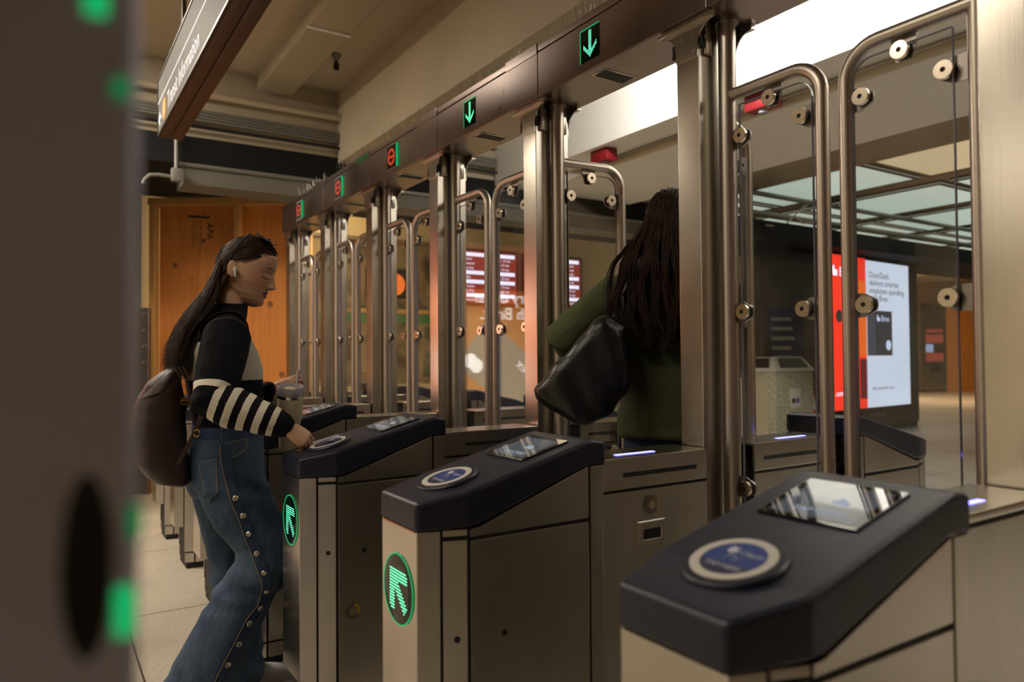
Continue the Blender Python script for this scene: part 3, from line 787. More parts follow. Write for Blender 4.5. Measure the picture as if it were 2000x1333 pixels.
# ------------------------------------------------------------------ hanging sign
plain('sign_grey', (0.13, 0.128, 0.126), 0.6, spec=0.15); glow('sign_white', (0.80, 0.78, 0.85), 0.42, (0.6, 0.6, 0.6)); glow('sign_orange', (1.0, 0.33, 0.03), 0.55, (0.5, 0.2, 0.02))
t = thing('hanging_sign', 'long hanging sign reading Transit Information with a left arrow', 'sign', (-3.41, -1.0, 2.6))
b = B(); b.box((0, 0.012, 0), (3.2, 0.063, 0.345), 0.004); b.box((0, 0.072, 0), (3.2, 0.135, 0.345), 0.004); b.box((0.01, 0.06, 0.012), (3.19, 0.08, 0.335)); b.build('casing', 'brown_metal', t)
b = B(); b.box((0.014, 0.0, 0.014), (3.186, 0.014, 0.338)); fc = b.build('face', 'sign_grey', t)
b = B()
for q in ((0, 0, 3.2, 0.014), (0, 0.331, 3.2, 0.345), (0, 0.014, 0.014, 0.331), (3.186, 0.014, 3.2, 0.331)): b.box((q[0], -0.004, q[1]), (q[2], 0.013, q[3]))
b.build('rim', 'black_metal', t)
F = fr((0, -0.001, 0), X3, Z3)
b = B(); b.box((0.014, -0.002, 0.192), (3.186, 0.002, 0.200)); b.build('rule', 'sign_white', fc)
text('lettering', 'Transit Information', 0.135, 'sign_white', fc, F @ Matrix.Translation((0.40, 0.055, 0)), 0.001, sx=0.92)
b = B(); b.lathe([(0.062, 0), (0.062, 0.0025), (0, 0.0025)], F @ Matrix.Translation((0.275, 0.095, 0)), 32); ic = b.build('information_symbol', 'sign_orange', fc)
text('lettering', 'i', 0.10, 'sign_white', fc, F @ Matrix.Translation((0.275, 0.060, 0.003)), 0.0006, 'CENTER')
b = B(); b.prism([(0.045, 0.085), (0.095, 0.128), (0.108, 0.115), (0.085, 0.095), (0.165, 0.095), (0.165, 0.077), (0.085, 0.077), (0.108, 0.056), (0.095, 0.043)], F, 0.002); b.build('arrow', 'sign_white', fc)
for x in (0.5, 2.7):
    b = B(); b.tube([(x, 0.068, 0.34), (x, 0.068, 1.03)], 0.012, 10); b.build('hanger_rod', 'brown_metal', t)

# ------------------------------------------------------------------ plywood hoarding
hu = Vector((0.743, 1.148, 0)).normalized(); hn = Vector((hu.y, -hu.x, 0))
H = fr((-6.20, -0.73, 0), hu, Z3)     # local: x along the wall, y up, z towards the camera
t = thing('plywood_hoarding', 'raw orange plywood hoarding with studs behind the person in stripes', 'hoarding', (0, 0, 0))
for x0, x1 in ((0.05, 1.50),):
    b = B(); b.prism([(x0, 0), (x1, 0), (x1, 2.72), (x0, 2.72)], H @ Matrix.Translation((0, 0, -0.11)), 0.018); pb = b.build('plywood_sheet', 'plywood', t, smooth=False)
    for i in range(15):
        kx, ky = random.uniform(x0 + 0.08, x1 - 0.08), random.uniform(0.9, 2.6)
        b = B(); b.lathe([(random.uniform(0.018, 0.032), 0), (0, 0.0015)], H @ Matrix.Translation((kx, ky, -0.092)), 14); b.build('knot', 'knot', pb)
b = B(); b.prism([(-0.02, 2.72), (1.52, 2.72), (1.52, 2.785), (-0.02, 2.785)], H @ Matrix.Translation((0, 0, -0.13)), 0.14, 0.003, 1); b.build('top_plate', 'stud_wood', t, smooth=False)
for x in (-0.01, 0.79, 1.46):
    b = B(); b.prism([(x, 0), (x + 0.055, 0), (x + 0.055, 2.72), (x, 2.72)], H @ Matrix.Translation((0, 0, -0.092)), 0.09, 0.003, 1); b.build('stud', 'stud_wood', t, smooth=False)
sheet = [o for o in t.children if o.name.startswith('plywood_sheet')][0]
R90 = Matrix.Rotation(-math.pi / 2, 4, 'Z')
def stamp(body, x, y, size, sh=0.0): text('ink_stamp', body, size, 'stamp_ink', sheet, H @ Matrix.Translation((x, y, -0.0915)) @ R90, 0.0003, sx=1.05, shear=sh)
stamp('APA', 0.500, 2.570, 0.085, 0.2); stamp('APA', 0.503, 2.570, 0.085, 0.2); stamp('RATED SHEATHING', 0.430, 2.59, 0.032); stamp('STRUCTURAL 1', 0.395, 2.59, 0.032); stamp('SIZED FOR SPACING', 0.360, 2.59, 0.028)
stamp('32/16 1/2', 0.35, 2.05, 0.032); stamp('15/32', 0.50, 2.06, 0.032); stamp('PS 1-09', 0.435, 1.72, 0.034); stamp('APA', 0.50, 1.70, 0.07, 0.15); stamp('EXPOSURE 1', 0.35, 1.72, 0.034)
b = B(); b.prism([(0.32, 2.615), (0.53, 2.600), (0.53, 2.625), (0.32, 2.640)], H @ Matrix.Translation((0, 0, -0.0915)), 0.0004); b.build('ink_bar', 'stamp_ink', sheet)
b = B(); m = H @ Matrix.Translation((0.525, 1.63, -0.0915)); b.tube([m @ Vector((0.055 * math.cos(a), 0.09 * math.sin(a), 0)) for a in [math.radians(15 * q) for q in range(25)]], 0.003, 5); b.build('ink_ring', 'stamp_ink', sheet)
t = thing('steel_upright', 'grey steel upright with four bolts at the left edge of the plywood', 'steel post', (0, 0, 0))
b = B(); b.prism([(-0.075, 0), (0.015, 0), (0.015, 1.74), (-0.075, 1.74)], H @ Matrix.Translation((0, 0, 0.0)), 0.05, 0.004, 1); b.build('channel', 'steel_dark', t)
for z in (1.68, 1.53, 1.38, 1.23):
    b = B(); b.lathe([(0.016, 0.049), (0.016, 0.06), (0, 0.064)], H @ Matrix.Translation((-0.022, z, 0)), 8); b.build('bolt', 'bright_steel', t)

# ------------------------------------------------------------------ far side wall: map board, screens
def board_mat():
    m, nt, b = nodes_of('map_print')
    n1 = N(nt, 'ShaderNodeTexNoise'); n1.inputs['Scale'].default_value = 2.2; n1.inputs['Detail'].default_value = 8; nt.links.new(coords(nt), n1.inputs['Vector'])
    nt.links.new(ramp(nt, n1.outputs['Fac'], [(0.40, (0.07, 0.045, 0.025)), (0.47, (0.22, 0.145, 0.075)), (0.54, (0.30, 0.205, 0.105)), (0.62, (0.11, 0.10, 0.045))]), b.inputs['Base Color'])
    b.inputs['Roughness'].default_value = 0.5
    MATS['map_print'] = m
board_mat()
plain('board_green', (0.07, 0.17, 0.06), 0.5); plain('white_paint', (0.6, 0.58, 0.54), 0.5)
glow('lit_orange', (1.0, 0.20, 0.03), 0.75, (0.5, 0.1, 0.02)); glow('lit_white', (0.80, 0.80, 1.0), 1.3); glow('lit_white_soft', (0.62, 0.72, 0.95), 0.92)
glow('lit_red_row', (0.40, 0.045, 0.03), 0.5); glow('lit_navy', (0.05, 0.06, 0.20), 0.35); glow('lit_yellow', (0.9, 0.8, 0.1), 0.9); glow('lit_lime', (0.3, 0.8, 0.15), 0.8)
W = fr((-7.99, 0, 0), Y3, Z3)
t = thing('map_board', 'brown wall-size map board seen through the farther glass doors', 'map board', (0, 0, 0))
b = B(); b.prism([(0.6, 0.98), (3.33, 0.98), (3.33, 2.85), (0.6, 2.85)], W, 0.04); bd = b.build('panel', 'map_print', t, smooth=False)
b = B()
for q in ((0.55, 0.92, 3.36, 0.98), (0.55, 2.85, 3.36, 2.90)): b.prism([(q[0], q[1]), (q[2], q[1]), (q[2], q[3]), (q[0], q[3])], W, 0.07)
b.build('frame_rail', 'paint_brown', t)
b = B(); b.prism([(0.6, 1.74), (3.33, 1.74), (3.33, 1.86), (0.6, 1.86)], W @ Matrix.Translation((0, 0, 0.04)), 0.004); b.build('green_band', 'board_green', t)
b = B(); b.prism([(0.6, 1.87), (3.33, 1.87), (3.33, 1.93), (0.6, 1.93)], W @ Matrix.Translation((0, 0, 0.04)), 0.004); b.build('pale_band', 'stud_wood', t)
t = thing('information_sign', 'round orange information symbol on a dark plate before the map board', 'sign', (0, 0, 0))
b = B(); b.prism([(2.10, 2.08), (2.86, 2.08), (2.86, 2.48), (2.10, 2.48)], W @ Matrix.Translation((0, 0, 0.05)), 0.02); b.build('plate', 'black_metal', t)
b = B(); b.lathe([(0.155, 0.07), (0.155, 0.075), (0, 0.075)], W @ Matrix.Translation((2.52, 2.27, 0)), 32); dsc = b.build('disc', 'lit_orange', t)
text('lettering', 'i', 0.26, 'sign_white', dsc, W @ Matrix.Translation((2.52, 2.18, 0.0755)), 0.001, 'CENTER')
def departures(label, y0, y1, red, seed):
    rnd = random.Random(seed)
    t = thing('departure_screen', label, 'screen', (0, 0, 0))
    b = B(); b.prism([(y0, 2.02), (y1, 2.02), (y1, 2.86), (y0, 2.86)], W, 0.09, 0.01, 1); b.build('bezel', 'black_metal', t)
    b = B(); b.prism([(y0 + 0.04, 2.06), (y1 - 0.04, 2.06), (y1 - 0.04, 2.82), (y0 + 0.04, 2.82)], W @ Matrix.Translation((0, 0, 0.089)), 0.003); pn = b.build('panel', 'lit_red_row' if red else 'lit_navy', t)
    z = 2.80
    for i in range(11):
        hh = 0.055
        if i in (0, 4, 6, 9):
            b = B(); b.prism([(y0 + 0.06, z - hh), (y1 - 0.07, z - hh), (y1 - 0.07, z), (y0 + 0.06, z)], W @ Matrix.Translation((0, 0, 0.092)), 0.002); b.build('white_row', 'lit_white', pn)
        else:
            body = rnd.choice(['Richmond', 'Antioch', 'Millbrae', 'Dublin', 'Berryessa', 'Daly City', 'SFO'])
            text('lettering', body, 0.05, 'lit_white', pn, W @ Matrix.Translation((y0 + 0.16, z - hh + 0.012, 0.093)), 0.0005)
            text('lettering', '%d, %d min' % (rnd.randint(2, 12), rnd.randint(13, 30)), 0.05, 'lit_white', pn, W @ Matrix.Translation((y1 - 0.36, z - hh + 0.012, 0.093)), 0.0005)
            b = B(); b.prism([(y0 + 0.07, z - hh + 0.008), (y0 + 0.115, z - hh + 0.008), (y0 + 0.115, z - 0.004), (y0 + 0.07, z - 0.004)], W @ Matrix.Translation((0, 0, 0.092)), 0.002)
            b.build('line_square', rnd.choice(['lit_yellow', 'lit_lime', 'lit_orange']), pn)
        z -= 0.067
departures('departure screen with white rows on dark red, left of the two', 3.42, 4.56, True, 1)
departures('departure screen with coloured line squares, right of the two', 4.66, 5.80, True, 2)

# ------------------------------------------------------------------ orange advert board (seen as a reflection in the glass doors)
glow('ad_orange', (1.0, 0.22, 0.032), 1.35, (0.5, 0.15, 0.03)); glow('ad_white', (1.0, 0.95, 0.9), 6.0); glow('ad_grey', (0.42, 0.40, 0.40), 1.8); glow('ad_deep', (0.55, 0.07, 0.02), 1.0)
A = fr((-5.0, 0, 0), Y3, Z3)
t = thing('advert_board', 'orange lit advert board mirrored in the closed glass doors', 'advert', (0, 0, 0))
b = B(); b.prism([(-3.45, 0.0), (-1.40, 0.0), (-1.40, 2.5), (-3.45, 2.5)], A @ Matrix.Translation((0, 0, -0.16)), 0.15, 0.01, 1); b.build('cabinet', 'black_metal', t)
b = B(); b.prism([(-3.38, 0.62), (-1.47, 0.62), (-1.47, 1.95), (-3.38, 1.95)], A @ Matrix.Translation((0, 0, -0.011)), 0.004); pn = b.build('lit_panel', 'ad_orange', t)
b = B(); b.prism([(-3.38, 1.95), (-1.47, 1.95), (-1.47, 2.42), (-3.38, 2.42)], A @ Matrix.Translation((0, 0, -0.011)), 0.004); b.build('top_band', 'ad_deep', t)
text('lettering', 'Make every dollar', 0.185, 'ad_white', pn, A @ Matrix.Translation((-3.22, 1.815, -0.006)), 0.0008)
text('lettering', 'count with Brex.', 0.185, 'ad_white', pn, A @ Matrix.Translation((-3.22, 1.645, -0.006)), 0.0008)
cm = A @ Matrix.Translation((-2.28, 1.10, -0.006)) @ Matrix.Rotation(math.radians(38), 4, 'Z')
b = B(); b.prism([(-0.52, -0.30), (0.52, -0.30), (0.52, 0.30), (-0.52, 0.30)], cm, 0.002, 0.0); cd = b.build('card_picture', 'ad_grey', pn)
text('lettering', 'Brex', 0.15, 'ad_white', cd, cm @ Matrix.Translation((-0.34, 0.12, 0.0025)), 0.0006)
b = B(); b.prism([(0, 0), (0.09, 0), (0.09, 0.05), (0.03, 0.05), (0.03, 0.09), (0, 0.09)], cm @ Matrix.Translation((-0.47, 0.12, 0.0025)), 0.0006); b.build('logo_mark', 'ad_white', cd)
for dx in (0.33, 0.41):
    b = B(); b.lathe([(0.075, 0.002), (0.075, 0.003), (0, 0.003)], cm @ Matrix.Translation((dx, -0.17, dx * 0.002)), 24); b.build('card_circle', 'ad_white', cd)

# ------------------------------------------------------------------ concourse beyond the nearest lane
ku = Vector((-0.075, 0.997, 0)); kn = Vector((0.997, 0.075, 0))
K = fr((-5.21, 8.45, 0), ku, Z3)
glow('kiosk_red', (0.92, 0.045, 0.02), 0.95, (0.4, 0.02, 0.01)); glow('kiosk_orange', (1.0, 0.17, 0.02), 0.8); glow('kiosk_white', (0.72, 0.80, 0.95), 0.86); glow('kiosk_maroon', (0.25, 0.02, 0.03), 0.5)
glow('card_black', (0.05, 0.05, 0.065), 0.6); glow('ink_dark', (0.10, 0.11, 0.15), 0.5); plain('kiosk_grey', (0.045, 0.043, 0.042), 0.45); plain('kiosk_letter', (0.30, 0.30, 0.30), 0.5)
t = thing('advert_kiosk', 'tall dark kiosk with a white lit advert screen beyond the nearest glass doors', 'advert kiosk', (0, 0, 0))
def kp(u0, u1, z0, z1, d0, d1, name, mat, par, bev=0.0):
    b = B(); b.prism([(u0, z0), (u1, z0), (u1, z1), (u0, z1)], K @ Matrix.Translation((0, 0, d0)), d1 - d0, bev, 1); return b.build(name, mat, par, smooth=False)
kp(-0.18, 2.84, 0.08, 2.95, -0.35, 0.0, 'cabinet', 'kiosk_grey', t, 0.02)
kp(-0.15, 2.80, 0.0, 0.08, -0.33, -0.02, 'plinth', 'black_metal', t)
rp_ = kp(-0.05, 1.02, 0.40, 2.78, -0.001, 0.012, 'red_screen', 'kiosk_red', t)
wp = kp(1.04, 2.48, 0.40, 2.76, -0.001, 0.012, 'white_screen', 'kiosk_white', t)
for body, z in (('DoorDash', 2.49), ('delivers smarter', 2.365), ('employee spending', 2.24), ('with Brex.', 2.115)):
    text('lettering', body, 0.138, 'ink_dark', wp, K @ Matrix.Translation((1.13, z, 0.0125)), 0.0006, sx=1.1)
text('lettering', 'Make every dollar count.', 0.072, 'ink_dark', wp, K @ Matrix.Translation((1.18, 0.68, 0.0125)), 0.0006)
cd = kp(1.045, 1.86, 1.23, 1.96, 0.012, 0.016, 'card_picture', 'card_black', wp)
kp(1.05, 1.30, 1.23, 1.90, 0.0161, 0.0171, 'card_shade', 'ink_dark', wp)
text('lettering', 'Brex', 0.14, 'lit_white_soft', cd, K @ Matrix.Translation((1.50, 1.79, 0.0165)), 0.0006)
b = B(); b.prism([(0, 0), (0.10, 0), (0.10, 0.06), (0.04, 0.06), (0.04, 0.10), (0, 0.10)], K @ Matrix.Translation((1.36, 1.79, 0.0165)), 0.0006); b.build('logo_mark', 'lit_white_soft', cd)
b = B(); b.lathe([(0.085, 0.016), (0.085, 0.0175), (0, 0.0175)], K @ Matrix.Translation((1.73, 1.40, 0)), 24); b.build('card_circle', 'lit_white_soft', cd)
kp(0.78, 1.02, 1.22, 2.42, 0.0125, 0.0135, 'orange_patch', 'kiosk_orange', rp_); kp(0.80, 1.02, 0.55, 1.18, 0.0125, 0.0135, 'maroon_patch', 'kiosk_maroon', rp_)
text('lettering', 'Brex', 0.20, 'lit_white', rp_, K @ Matrix.Translation((0.22, 2.46, 0.0125)), 0.0006)
b = B(); b.prism([(0, 0), (0.14, 0), (0.14, 0.09), (0.06, 0.09), (0.06, 0.15), (0, 0.15)], K @ Matrix.Translation((0.02, 2.46, 0.0125)), 0.0006); b.build('logo_mark', 'lit_white', rp_)
b = B(); b.lathe([(0.10, 0.0125), (0.10, 0.0135), (0, 0.0135)], K @ Matrix.Translation((0.20, 1.84, 0)), 20); b.build('round_mark', 'kiosk_letter', rp_)
text('lettering', '.com', 0.12, 'lit_white', rp_, K @ Matrix.Translation((0.06, 0.62, 0.0125)), 0.0006)
text('lettering', 'OUTFRONT', 0.10, 'kiosk_letter', t, K @ Matrix.Translation((1.10, 0.24, 0.001)), 0.002)
# dark display cabinet left of the kiosk
t = thing('display_cabinet', 'dark display cabinet standing between the concrete bin and the lit kiosk', 'display cabinet', (-5.44, 7.12, 0))
D = fr((0, 0, 0), Vector((0.25, 0.97, 0)), Z3)
b = B(); b.prism([(0, 0), (1.05, 0), (1.05, 2.78), (0, 2.78)], D @ Matrix.Translation((0, 0, -0.25)), 0.25, 0.02, 1); b.build('body', 'kiosk_grey', t, smooth=False)
b = B(); b.prism([(0.10, 1.0), (0.72, 1.0), (0.72, 1.95), (0.10, 1.95)], D, 0.012); pp = b.build('poster', 'label_navy', t, smooth=False)
for i in range(5):
    b = B(); b.prism([(0.16, 1.75 - 0.14 * i), (0.50 + 0.03 * (i % 3), 1.75 - 0.14 * i), (0.50 + 0.03 * (i % 3), 1.80 - 0.14 * i), (0.16, 1.80 - 0.14 * i)], D @ Matrix.Translation((0, 0, 0.012)), 0.002); b.build('printed_line', 'kiosk_letter', pp)

# concrete bin
plain('concrete', (0.31, 0.30, 0.215), 0.85, var=0.35, vscale=(30, 30, 30), bumps=0.3, bscale=(90, 90, 90)); plain('bin_lid', (0.50, 0.49, 0.43), 0.5)
t = thing('litter_bin', 'square concrete litter bin with a pale lid beyond the glass door', 'bin', (-4.62, 6.23, 0))
b = B(); b.box((-0.37, -0.37, 0.04), (0.37, 0.37, 1.05), 0.02); body = b.build('body', 'concrete', t)
b = B(); b.box((-0.34, -0.34, 0), (0.34, 0.34, 0.05)); b.build('foot', 'rubber', t)
b = B(); b.loft([[Vector(p) for p in ((-0.38, -0.38, 1.05), (0.38, -0.38, 1.05), (0.38, 0.38, 1.05), (-0.38, 0.38, 1.05))], [Vector(p) for p in ((-0.38, -0.38, 1.07), (0.38, -0.38, 1.07), (0.38, 0.38, 1.07), (-0.38, 0.38, 1.07))],
                 [Vector(p) for p in ((-0.27, -0.27, 1.23), (0.27, -0.27, 1.23), (0.27, 0.27, 1.23), (-0.27, 0.27, 1.23))]]); ld = b.build('lid', 'bin_lid', t, sharp=10)
for q in ([(0.362, -0.27, 1.095), (0.362, 0.27, 1.095), (0.292, 0.22, 1.21), (0.292, -0.22, 1.21)], [(-0.27, -0.362, 1.095), (0.27, -0.362, 1.095), (0.22, -0.292, 1.21), (-0.22, -0.292, 1.21)]):
    b = B(); o = Vector((0.008, 0, 0.006)) if q[0][0] > 0.3 else Vector((0, -0.008, 0.006))
    b.loft([[Vector(p) - o for p in q], [Vector(p) + o for p in q]]); b.build('opening', 'seam_black', ld, sharp=10)
b = B(); b.box((-0.33, -0.378, 0.10), (0.25, -0.365, 0.95), 0.004); b.build('door', 'paint_olive', t)
b = B(); b.box((0.365, -0.10, 0.60), (0.376, 0.10, 0.84), 0.004); st = b.build('sticker', 'bin_lid', t)
for dy, mt in ((-0.045, 'seam_black'), (0.035, 'label_blue')):
    b = B(); b.box((0.375, dy - 0.03, 0.66), (0.378, dy + 0.03, 0.72)); b.build('sticker_mark', mt, st)
plain('cone_orange', (0.65, 0.075, 0.02), 0.5)
t = thing('traffic_cone', 'orange traffic cone with white bands behind the concrete bin', 'traffic cone', (-4.60, 7.02, 0))
b = B(); b.box((-0.19, -0.19, 0), (0.19, 0.19, 0.035), 0.01); b.build('foot', 'rubber', t)
for z0, z1, mt, nm in ((0.035, 0.36, 'cone_orange', 'lower_band'), (0.36, 0.46, 'white_paint', 'reflective_band'), (0.46, 0.53, 'cone_orange', 'middle_band'), (0.53, 0.69, 'white_paint', 'reflective_band'), (0.69, 0.86, 'cone_orange', 'tip')):
    rr = lambda z: 0.15 - 0.135 * z
    b = B(); b.lathe([(rr(z0), z0), (rr(z1), z1), (0, z1)] if z1 > 0.8 else [(rr(z0), z0), (rr(z1), z1)], None, 24); b.build(nm, mt, t)

# end wall with wooden hoarding and ticket machine
eu = Vector((0.74, 1.25, 0)).normalized()
E = fr((-11.4, 22.75, 0), eu, Z3)
glow('machine_red', (0.35, 0.05, 0.03), 0.6); glow('machine_blue', (0.35, 0.45, 0.65), 0.7)
plywood('far_wood', (0.48, 0.19, 0.04), (0.60, 0.26, 0.07))
def ep(u0, u1, z0, z1, d0, d1, name, mat, par=None):
    b = B(); b.prism([(u0, z0), (u1, z0), (u1, z1), (u0, z1)], E @ Matrix.Translation((0, 0, d0)), d1 - d0); return b.build(name, mat, par, smooth=False)
struct(ep(-5.0, 9.5, 0, 3.63, -0.6, -0.3, 'wall_end', 'paint_brown'))
t = thing('wooden_hoarding', 'bright orange wooden hoarding far away at the right edge tube', 'hoarding')
for i in range(4): ep(0.82 + 1.25 * i, 2.05 + 1.25 * i, 0, 3.15, -0.29, -0.02, 'wood_sheet', 'far_wood', t)
t = thing('ticket_machine', 'grey ticket machine with a red front far beyond the lit kiosk', 'ticket machine')
ep(-0.05, 0.80, 0.05, 2.9, -0.28, 0.0, 'housing', 'steel_side', t); ep(-0.05, 0.80, 0, 0.05, -0.26, -0.02, 'plinth', 'rubber', t)
ep(0.15, 0.68, 1.95, 2.05, 0.0, 0.02, 'top_sign', 'machine_red', t); ep(0.12, 0.70, 1.60, 1.88, 0.0, 0.015, 'red_panel', 'machine_red', t); ep(0.12, 0.36, 1.30, 1.56, 0.0, 0.015, 'screen', 'machine_blue', t)
ep(0.38, 0.70, 1.30, 1.56, 0.0, 0.015, 'keypad', 'kiosk_grey', t); ep(0.12, 0.70, 1.0, 1.27, 0.0, 0.015, 'red_panel', 'machine_red', t); ep(0.24, 0.60, 0.65, 0.92, 0.0, 0.012, 'ticket_tray', 'seam_black', t)

# ------------------------------------------------------------------ steel stanchion close to the camera
plain('oval_black', (0.004, 0.004, 0.004), 0.25)
t = thing('steel_stanchion', 'blurred grey steel stanchion filling the left edge of the picture', 'stanchion', (1.07, -1.75, 0))
b = B(); b.box((-0.05, -0.15, 0), (0.05, 0.195, 2.35), 0.006); weighted(b.build('column', 'steel_near', t))
b = B(); b.lathe([(0.5, -0.001), (0.5, 0.0008), (0, 0.0008)], fr((0.05, 0.178, 1.185), Y3, Z3) @ Matrix.Diagonal((0.0165, 0.066, 1, 1)), 40); b.build('black_oval', 'oval_black', t)  # flat black oval added on the column face
for y, z, w, h, mt in ((0.190, 1.167, 0.0034, 0.009, 'rim_green'), (0.1935, 1.199, 0.002, 0.006, 'patch_green_dim'), (0.188, 1.359, 0.003, 0.004, 'patch_green_dim'), (0.180, 1.389, 0.004, 0.005, 'rim_green')):
    b = B(); b.box((0.0498, y - w, z - h), (0.0512, y + w, z + h), 0.0006); b.build('green_patch', mt, t)  # small emissive green patches added on the column face

# ------------------------------------------------------------------ people
def attr_mat(name, attr, rough=0.55, knit=0.0):
    m, nt, b = nodes_of(name)
    a = N(nt, 'ShaderNodeAttribute'); a.attribute_name = attr
    nt.links.new(a.outputs['Color'], b.inputs['Base Color']); b.inputs['Roughness'].default_value = rough
    MATS[name] = m
    return m, nt, b
_, nt, b_ = attr_mat('skin', 'tint', 0.5)
b_.inputs['Subsurface Weight'].default_value = 0.08; b_.inputs['Subsurface Radius'].default_value = (0.012, 0.005, 0.003)
def knit_mat(name, dark, light, scale=(150, 150, 190)):
    m, nt, b = nodes_of(name)
    a = N(nt, 'ShaderNodeAttribute'); a.attribute_name = 'band'
    st = N(nt, 'ShaderNodeMath', operation='GREATER_THAN'); st.inputs[1].default_value = 0.0
    jag = N(nt, 'ShaderNodeTexNoise'); jag.inputs['Scale'].default_value = 170; nt.links.new(coords(nt), jag.inputs['Vector'])
    ad = N(nt, 'ShaderNodeMath', operation='MULTIPLY_ADD'); ad.inputs[1].default_value = 0.004; nt.links.new(jag.outputs['Fac'], ad.inputs[0]); nt.links.new(a.outputs['Fac'], ad.inputs[2])
    sb = N(nt, 'ShaderNodeMath', operation='SUBTRACT'); sb.inputs[1].default_value = 0.002; nt.links.new(ad.outputs[0], sb.inputs[0])
    nt.links.new(sb.outputs[0], st.inputs[0])
    mx = N(nt, 'ShaderNodeMix', data_type='RGBA'); mx.inputs[6].default_value = (*dark, 1); mx.inputs[7].default_value = (*light, 1)
    nt.links.new(st.outputs[0], mx.inputs[0]); nt.links.new(mx.outputs[2], b.inputs['Base Color'])
    b.inputs['Roughness'].default_value = 0.9; b.inputs['Specular IOR Level'].default_value = 0.15
    vo = N(nt, 'ShaderNodeTexVoronoi'); vo.inputs['Scale'].default_value = 1; nt.links.new(coords(nt, scale), vo.inputs['Vector'])
    bump(nt, b, vo.outputs['Distance'], 0.5, 0.0014)
    MATS[name] = m
knit_mat('striped_knit', (0.006, 0.006, 0.008), (0.78, 0.72, 0.60), (300, 300, 400))
knit_mat('green_knit', (0.080, 0.092, 0.044), (0.080, 0.092, 0.044), (420, 420, 420))
def denim(name, lo, hi):
    m, nt, b = nodes_of(name)
    n1 = N(nt, 'ShaderNodeTexNoise'); n1.inputs['Scale'].default_value = 9; n1.inputs['Detail'].default_value = 5; nt.links.new(coords(nt, (1, 1, 0.5)), n1.inputs['Vector'])
    n2 = N(nt, 'ShaderNodeTexNoise'); n2.inputs['Scale'].default_value = 1; nt.links.new(coords(nt, (420, 420, 260)), n2.inputs['Vector'])
    ad = N(nt, 'ShaderNodeMath', operation='MULTIPLY_ADD'); ad.inputs[1].default_value = 0.4; nt.links.new(n2.outputs['Fac'], ad.inputs[0]); nt.links.new(n1.outputs['Fac'], ad.inputs[2])
    nt.links.new(ramp(nt, ad.outputs[0], [(0.45, lo), (0.95, hi)]), b.inputs['Base Color'])
    b.inputs['Roughness'].default_value = 0.85; b.inputs['Specular IOR Level'].default_value = 0.2
    n3 = N(nt, 'ShaderNodeTexNoise'); n3.inputs['Scale'].default_value = 1; n3.inputs['Detail'].default_value = 3; nt.links.new(coords(nt, (22, 22, 9)), n3.inputs['Vector'])
    bump(nt, b, n3.outputs['Fac'], 0.6, 0.018)
    MATS[name] = m
denim('blue_denim', (0.022, 0.042, 0.085), (0.105, 0.155, 0.23)); denim('dark_denim', (0.012, 0.018, 0.05), (0.03, 0.045, 0.10)); denim('denim_band', (0.02, 0.036, 0.085), (0.06, 0.09, 0.16))
plain('brown_hair', (0.032, 0.016, 0.009), 0.55, spec=0.22, var=0.45, vscale=(60, 60, 5)); plain('red_brown_hair', (0.032, 0.014, 0.0075), 0.5, spec=0.25, var=0.5, vscale=(50, 50, 4))
plain('brown_leather', (0.026, 0.010, 0.0075), 0.52, var=0.3, vscale=(9, 9, 9), bumps=0.25, bscale=(90, 90, 90)); plain('black_leather', (0.006, 0.005, 0.005), 0.33, bumps=0.6, bscale=(170, 170, 170))
plain('gold', (0.75, 0.45, 0.10), 0.25, 1.0); plain('snap_metal', (0.55, 0.50, 0.42), 0.3, 1.0); plain('thread_tan', (0.34, 0.24, 0.12), 0.7); plain('thread_orange', (0.5, 0.16, 0.04), 0.7)
plain('white_plastic', (0.75, 0.73, 0.70), 0.3); plain('cream_enamel', (0.58, 0.50, 0.33), 0.45, bumps=0.05, bscale=(300, 300, 300)); plain('frosted_lid', (0.52, 0.49, 0.55), 0.25)
plain('straw_plastic', (0.65, 0.55, 0.52), 0.3); plain('shoe_white', (0.45, 0.43, 0.42), 0.6); plain('lens_dark', (0.008, 0.008, 0.010), 0.08); plain('frame_blue', (0.03, 0.035, 0.06), 0.2)
plain('card_face', (0.30, 0.36, 0.42), 0.25)

def remeshed(name, bld, voxel, smooth, mat, parent, iters=4, disp=None):
    me = bpy.data.meshes.new(name); bld.bm.to_mesh(me); bld.bm.free()
    o = bpy.data.objects.new(name + '_raw', me); COL.objects.link(o)
    r = o.modifiers.new('r', 'REMESH'); r.mode = 'VOXEL'; r.voxel_size = voxel
    if smooth:
        s = o.modifiers.new('s', 'SMOOTH'); s.factor = smooth; s.iterations = iters
    dg = bpy.context.evaluated_depsgraph_get()
    m2 = bpy.data.meshes.new_from_object(o.evaluated_get(dg))
    bpy.data.objects.remove(o); bpy.data.meshes.remove(me)
    m2.name = name
    if disp:
        ns = [v.normal.copy() for v in m2.vertices]
        for v, n_ in zip(m2.vertices, ns): v.co += n_ * disp(v.co)
    m2.materials.clear()
    for m in (mat if isinstance(mat, (list, tuple)) else [mat]): m2.materials.append(MATS[m])
    for p in m2.polygons: p.use_smooth = True
    q = bpy.data.objects.new(name, m2); COL.objects.link(q)
    if parent: q.parent = parent; q.matrix_parent_inverse = Matrix.Identity(4)
    return q
